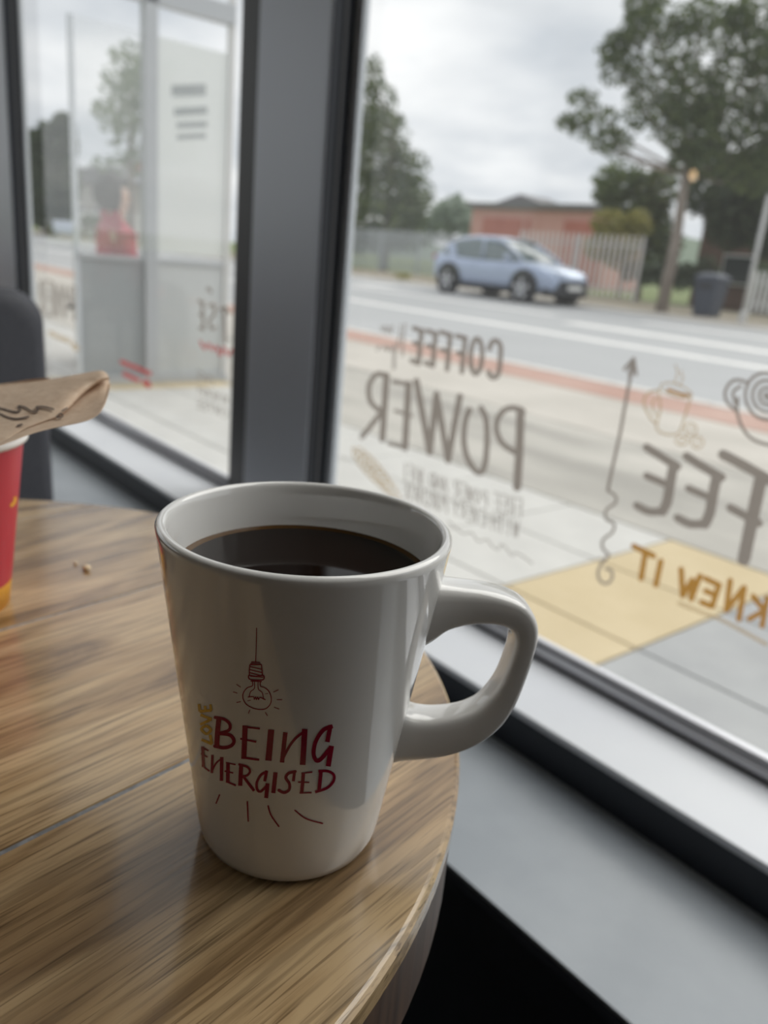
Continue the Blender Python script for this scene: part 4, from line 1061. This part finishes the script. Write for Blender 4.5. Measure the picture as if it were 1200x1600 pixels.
for s in (-1, 1):
    def pil(pts, r): MB().tube([P3(x, s*y, z) for x, y, z in pts], r*S, 8).build('pillar', 'car_paint', car, smooth=True)
    pil([(1.15,.765,1.0),(.8,.69,1.20),(.35,.66,1.42),(.1,.655,1.48)], .035)
    pil([(-.22,.80,.97),(-.30,.67,1.47)], .03)
    mbp = MB(); mbp.loft([[P3(-1.98,s*.66,1.0),P3(-1.15,s*.80,.97),P3(-1.15,s*.81,.97),P3(-1.98,s*.67,1.0)], [P3(-1.72,s*.645,1.25),P3(-1.42,s*.67,1.34),P3(-1.42,s*.68,1.34),P3(-1.72,s*.655,1.25)]])
    mbp.build('rear_quarter', 'car_paint', car)
    for nm, xx in (('front_wheel', 1.36), ('rear_wheel', -1.32)):
        cy_ = s*.84
        a_ = MB().lathe([(.40, -.02), (.43, .065), (.40, .075), (.33, .07)], c=P3(xx, cy_-s*.0, .36), n=32, axis='y')
        if s < 0: a_ = MB().lathe([(.42*S, .03), (.44*S, -.075), (.36*S, -.085), (.30*S, -.05)], c=P3(xx, cy_, .38), n=32, axis='y')
        else: a_ = MB().lathe([(.42*S, -.03), (.44*S, .075), (.36*S, .085), (.30*S, .05)], c=P3(xx, cy_, .38), n=32, axis='y')
        a_.build('wheel_arch', 'car_black', car, smooth=True)
        wl = MB().lathe([(.20*S, -.11), (.33*S, -.11), (.345*S, -.09), (.345*S, .09), (.33*S, .11), (.20*S, .11)], c=P3(xx, cy_, .345), n=32, axis='y', caps=True).build('wheel', 'tyre', car, smooth=False)
        MB().lathe([(.03*S, s*.112), (.235*S, s*.118), (.245*S, s*.10)], c=P3(xx, cy_, .345), n=32, axis='y').build('rim_dish', 'car_black', wl)
        for k in range(5):
            a = 2*PI*k/5+.3; mbs = MB()
            c0 = Vector(P3(xx, cy_+s*.125, .345)); dr = Vector((math.cos(a), 0, math.sin(a))); tn = Vector((-math.sin(a), 0, math.cos(a)))
            q = [c0+dr*.03+tn*.035, c0+dr*.03-tn*.035, c0+dr*.245*S-tn*.055, c0+dr*.245*S+tn*.055]; yy = Vector((0, -s*.03, 0))
            mbs.loft([[p for p in q], [p+yy for p in q]]).build('spoke', 'alloy', wl)
    MB().loft([[P3(1.78,s*.62,.70),P3(1.78,s*.84,.70),P3(1.70,s*.86,.80),P3(1.74,s*.62,.80)], [P3(2.13,s*.50,.66),P3(2.08,s*.69,.66),P3(2.03,s*.72,.76),P3(2.10,s*.50,.74)]]).build('headlamp', 'lamp_lens', car, bevel=.015)
    MB().loft([[P3(-2.15,s*.45,.86),P3(-2.02,s*.80,.88),P3(-2.0,s*.80,.98),P3(-2.12,s*.45,.97)], [P3(-2.19,s*.45,.86),P3(-2.06,s*.83,.88),P3(-2.04,s*.83,.98),P3(-2.16,s*.45,.97)]]).build('tail_lamp', 'tail_red', car)
    MB().loft([[P3(.72+dx_,s*(.86),.98+dz_) for dx_, dz_ in ((0,0),(.12,0),(.12,.13),(0,.15))], [P3(.74+dx_,s*(1.03),1.0+dz_) for dx_, dz_ in ((0,0),(.08,0),(.08,.12),(0,.13))]]).build('door_mirror', 'car_paint', car, bevel=.02)
    MB().loft([[P3(-1.0,s*.86,.22),P3(1.0,s*.86,.22),P3(1.0,s*.90,.33),P3(-1.0,s*.90,.33)], [P3(-1.0,s*.80,.20),P3(1.0,s*.80,.20),P3(1.0,s*.80,.33),P3(-1.0,s*.80,.33)]]).build('side_skirt', 'car_black', car)
    for xx in (.62, -.30):
        MB().box(*[c*S for c in (xx-.20, xx-.04)], *sorted([s*.885*S, s*.905*S]), .80*S, .83*S).build('door_handle', 'car_paint', car)
MB().loft([[P3(2.10,-.66,.27),P3(2.10,.66,.27),P3(2.16,.54,.62),P3(2.16,-.54,.62)], [P3(2.24,-.58,.28),P3(2.24,.58,.28),P3(2.27,.47,.61),P3(2.27,-.47,.61)]]).build('grille', 'car_black', car, bevel=.02)
MB().loft([[P3(1.95,-.84,.22),P3(1.95,.84,.22),P3(1.95,.86,.42),P3(1.95,-.86,.42)], [P3(2.22,-.55,.24),P3(2.22,.55,.24),P3(2.22,.55,.30),P3(2.22,-.55,.30)]]).build('front_bumper', 'car_black', car, bevel=.02)
MB().box(2.265*S, 2.285*S, -.27*S, .27*S, .40*S, .51*S).build('number_plate', 'plate', car)

# ------------------------------------------------------------------ added glazed screen outside the left window, hazed in place of its reflection
XSC = -4.8
def sc_pt(x, y): return hx(x, y, XSC)
ya, yb = sc_pt(118, 350).y, sc_pt(356, 350).y
ym0, ym1 = sc_pt(224, 300).y, sc_pt(243, 300).y
zb1 = sc_pt(235, 5).z; zmid = sc_pt(200, 404).z
sc = thing('reflection_screen', 'added glazed screen whose hazed panels paint a window reflection, with white notice', 'screen', (XSC, (ya+yb)/2, 0))
yo_ = (ya+yb)/2
def scp(n, m, y0, y1, z0, z1, t=.01, x=0.0, parent=None, **k):
    return box(n, m, x-t/2, x+t/2, y0-yo_, y1-yo_, z0, z1, parent=parent or sc, **k)
scp('post', 'screen_post', ym0, ym1, 0, zb1+.6, t=.07)
scp('post', 'frame_grey', ya-.012, ya+.012, 0, zb1-.15, t=.03)
scp('post', 'house_white', yb-.025, yb+.01, 0, zb1+.6, t=.04)
scp('head_rail', 'screen_post', ym0-.5, yb, zb1, zb1+.10, t=.07)
scp('mid_rail', 'screen_post', ya, yb, zmid-.012, zmid+.012, t=.03)
scp('hazed_panel', 'painted_haze', ya, ym0, .05, zmid, t=.006)
scp('hazed_panel', 'painted_haze_pale', ym1, yb, .05, zmid, t=.006)
scp('clear_panel', 'painted_haze_thin', ya, ym0, zmid, zb1-.15, t=.006)
nz = scp('notice_panel', 'sign_film', ym1, yb-.02, sc_pt(300, 398).z, sc_pt(300, 70).z, t=.006)
mb = MB()
def on_sc(u, v):
    p = hx(u, v, XSC+.006); return (p.x-XSC, p.y-yo_, p.z)
for a, b_, w in (((268,142),(322,140),18), ((272,175),(324,172),12), ((276,196),(324,194),9), ((276,214),(322,212),8)):
    stroke(mb, [a, b_], w, on_sc, 8, cap=False)
mb.build('notice_text', 'sign_ink', nz, fix=False)
scp('bottom_rail', 'screen_post', ya, yb, 0, .05, t=.06)

# ------------------------------------------------------------------ person seated on a bench behind the screen
hc_ = hy(178, 312, 2.22); BX = -5.62
hp = hx(178, 310, BX)
per = thing('person', 'seated person with dark hair and red jacket behind the glazed screen', 'person', (BX, hp.y, 0))
hz_ = hp.z
def skin_mesh(name, verts, edges, rads, m, parent, root=0, sub=2):
    me = bpy.data.meshes.new(name); me.from_pydata(verts, edges, []); o = bpy.data.objects.new(name, me); COL.objects.link(o); o.parent = parent
    sk = o.modifiers.new('skin', 'SKIN'); sk.use_smooth_shade = True
    for i, r in enumerate(rads):
        d = me.skin_vertices[0].data[i]; d.radius = r if isinstance(r, tuple) else (r, r); d.use_root = (i == root)
    s = o.modifiers.new('sub', 'SUBSURF'); s.levels = sub; s.render_levels = sub
    me.materials.append(MATS[m]); return o
# faces +Y (towards the street), head centre hz_
sh = hz_-.27; hp_z = .52
V = [(0,0,hp_z),(0,.0,.70),(0,-.01,.88),(0,0,sh+.02),(0,.01,sh+.11),(0,.015,hz_-.05),(0,.02,hz_+.02),(0,.015,hz_+.09),
     (.17,0,sh),(.22,.05,sh-.26),(.15,.27,sh-.33),(.12,.35,sh-.33),(-.17,0,sh),(-.22,.05,sh-.26),(-.15,.27,sh-.33),(-.12,.35,sh-.33),
     (.09,.04,hp_z-.01),(.10,.42,.50),(.10,.46,.10),(.10,.58,.045),(-.09,.04,hp_z-.01),(-.10,.42,.50),(-.10,.44,.10),(-.10,.56,.045)]
E = [(0,1),(1,2),(2,3),(3,4),(4,5),(5,6),(6,7),(3,8),(8,9),(9,10),(10,11),(3,12),(12,13),(13,14),(14,15),(0,16),(16,17),(17,18),(18,19),(0,20),(20,21),(21,22),(22,23)]
Rr = [(.15,.11),(.13,.10),(.15,.105),(.10,.08),.05,(.062,.075),(.078,.095),(.055,.07),.055,.043,.034,.03,.055,.043,.034,.03,.08,.06,.042,.034,.08,.06,.042,.034]
skin_mesh('body', V, E, Rr, 'skin', per)
skin_mesh('jacket', [V[0],V[1],V[2],V[3],(0,.008,sh+.06),V[8],V[9],V[10],V[12],V[13],V[14]], [(0,1),(1,2),(2,3),(3,4),(3,5),(5,6),(6,7),(3,8),(8,9),(9,10)],
          [(.172,.132),(.155,.125),(.172,.13),(.135,.10),.072,.074,.06,.05,.074,.06,.05], 'jacket_red', per, 1)
skin_mesh('trousers', [V[0],V[16],V[17],(.10,.455,.14),V[20],V[21],(-.10,.435,.14)], [(0,1),(1,2),(2,3),(0,4),(4,5),(5,6)], [(.165,.125),.098,.078,.06,.098,.078,.06], 'trousers', per)
mb = MB()
for s, ln, yy in ((-1, 0, 0),):
    rings = []
    for k in range(0, 9):
        a = PI*k/10; rr_ = math.sin(a) if k else .02
        rings.append([(.118*rr_*math.cos(q), -.005+(.135*rr_*math.sin(q) if math.sin(q) < 0 else .118*rr_*math.sin(q)*(1 if k < 4 else .3)), hz_+.03+.135*math.cos(a)) for q in [2*PI*i/20 for i in range(20)]])
    mb.loft(rings)
mb.build('hair', 'hair', per, smooth=True)
for s in (-1, 1):
    MB().lathe([(.001, -.012), (.010, -.008), (.012, 0), (.010, .006), (.001, .010)], c=(s*.03, .108, hz_+.015), n=10).build('eye', 'hair', per, smooth=True)
    for k in range(5):                                            # fingers and thumb resting on the knees
        q = Vector((s*.12, .36, sh-.335)); sp = (k-2)*.016
        ln = (.055, .075, .082, .076, .058)[k]
        if k == (0 if s > 0 else 4): d = Vector((-s*.03, .035, -.012))
        else: d = Vector((0, ln*.75, -ln*.35))
        MB().tube([q+Vector((sp, -.01, 0)), q+Vector((sp, 0, 0))+d*.55+Vector((0, 0, .006)), q+Vector((sp, 0, 0))+d], [.010, .009, .006], 8).build('finger', 'skin', per, smooth=True)
MB().loft([[(-.012,.095,hz_+.0),(.012,.095,hz_+.0),(.008,.095,hz_+.03),(-.008,.095,hz_+.03)], [(-.010,.125,hz_-.008),(.010,.125,hz_-.008),(.005,.118,hz_+.01),(-.005,.118,hz_+.01)]]).build('nose', 'skin', per, bevel=.004)
MB().tube([(-.022,.096,hz_-.045),(0,.104,hz_-.048),(.022,.096,hz_-.045)], [.003,.006,.003], 8).build('mouth', 'print_red', per, smooth=True)
bnch = thing('street_bench', 'backless wooden slatted bench under the seated person', 'bench', (BX, hp.y, 0))
for k in range(4): box('seat_slat', 'bench_wood', -.12, .62, -.22+.115*k, -.12+.115*k, .38, .405, parent=bnch)
for s in (-.08, .56):
    for yy in (-.2, .18): box('leg', 'black_metal', s-.025, s+.025, yy-.02, yy+.02, 0, .38, parent=bnch)
    box('side_bearer', 'black_metal', s-.02, s+.02, -.30, .20, .35, .38, parent=bnch)
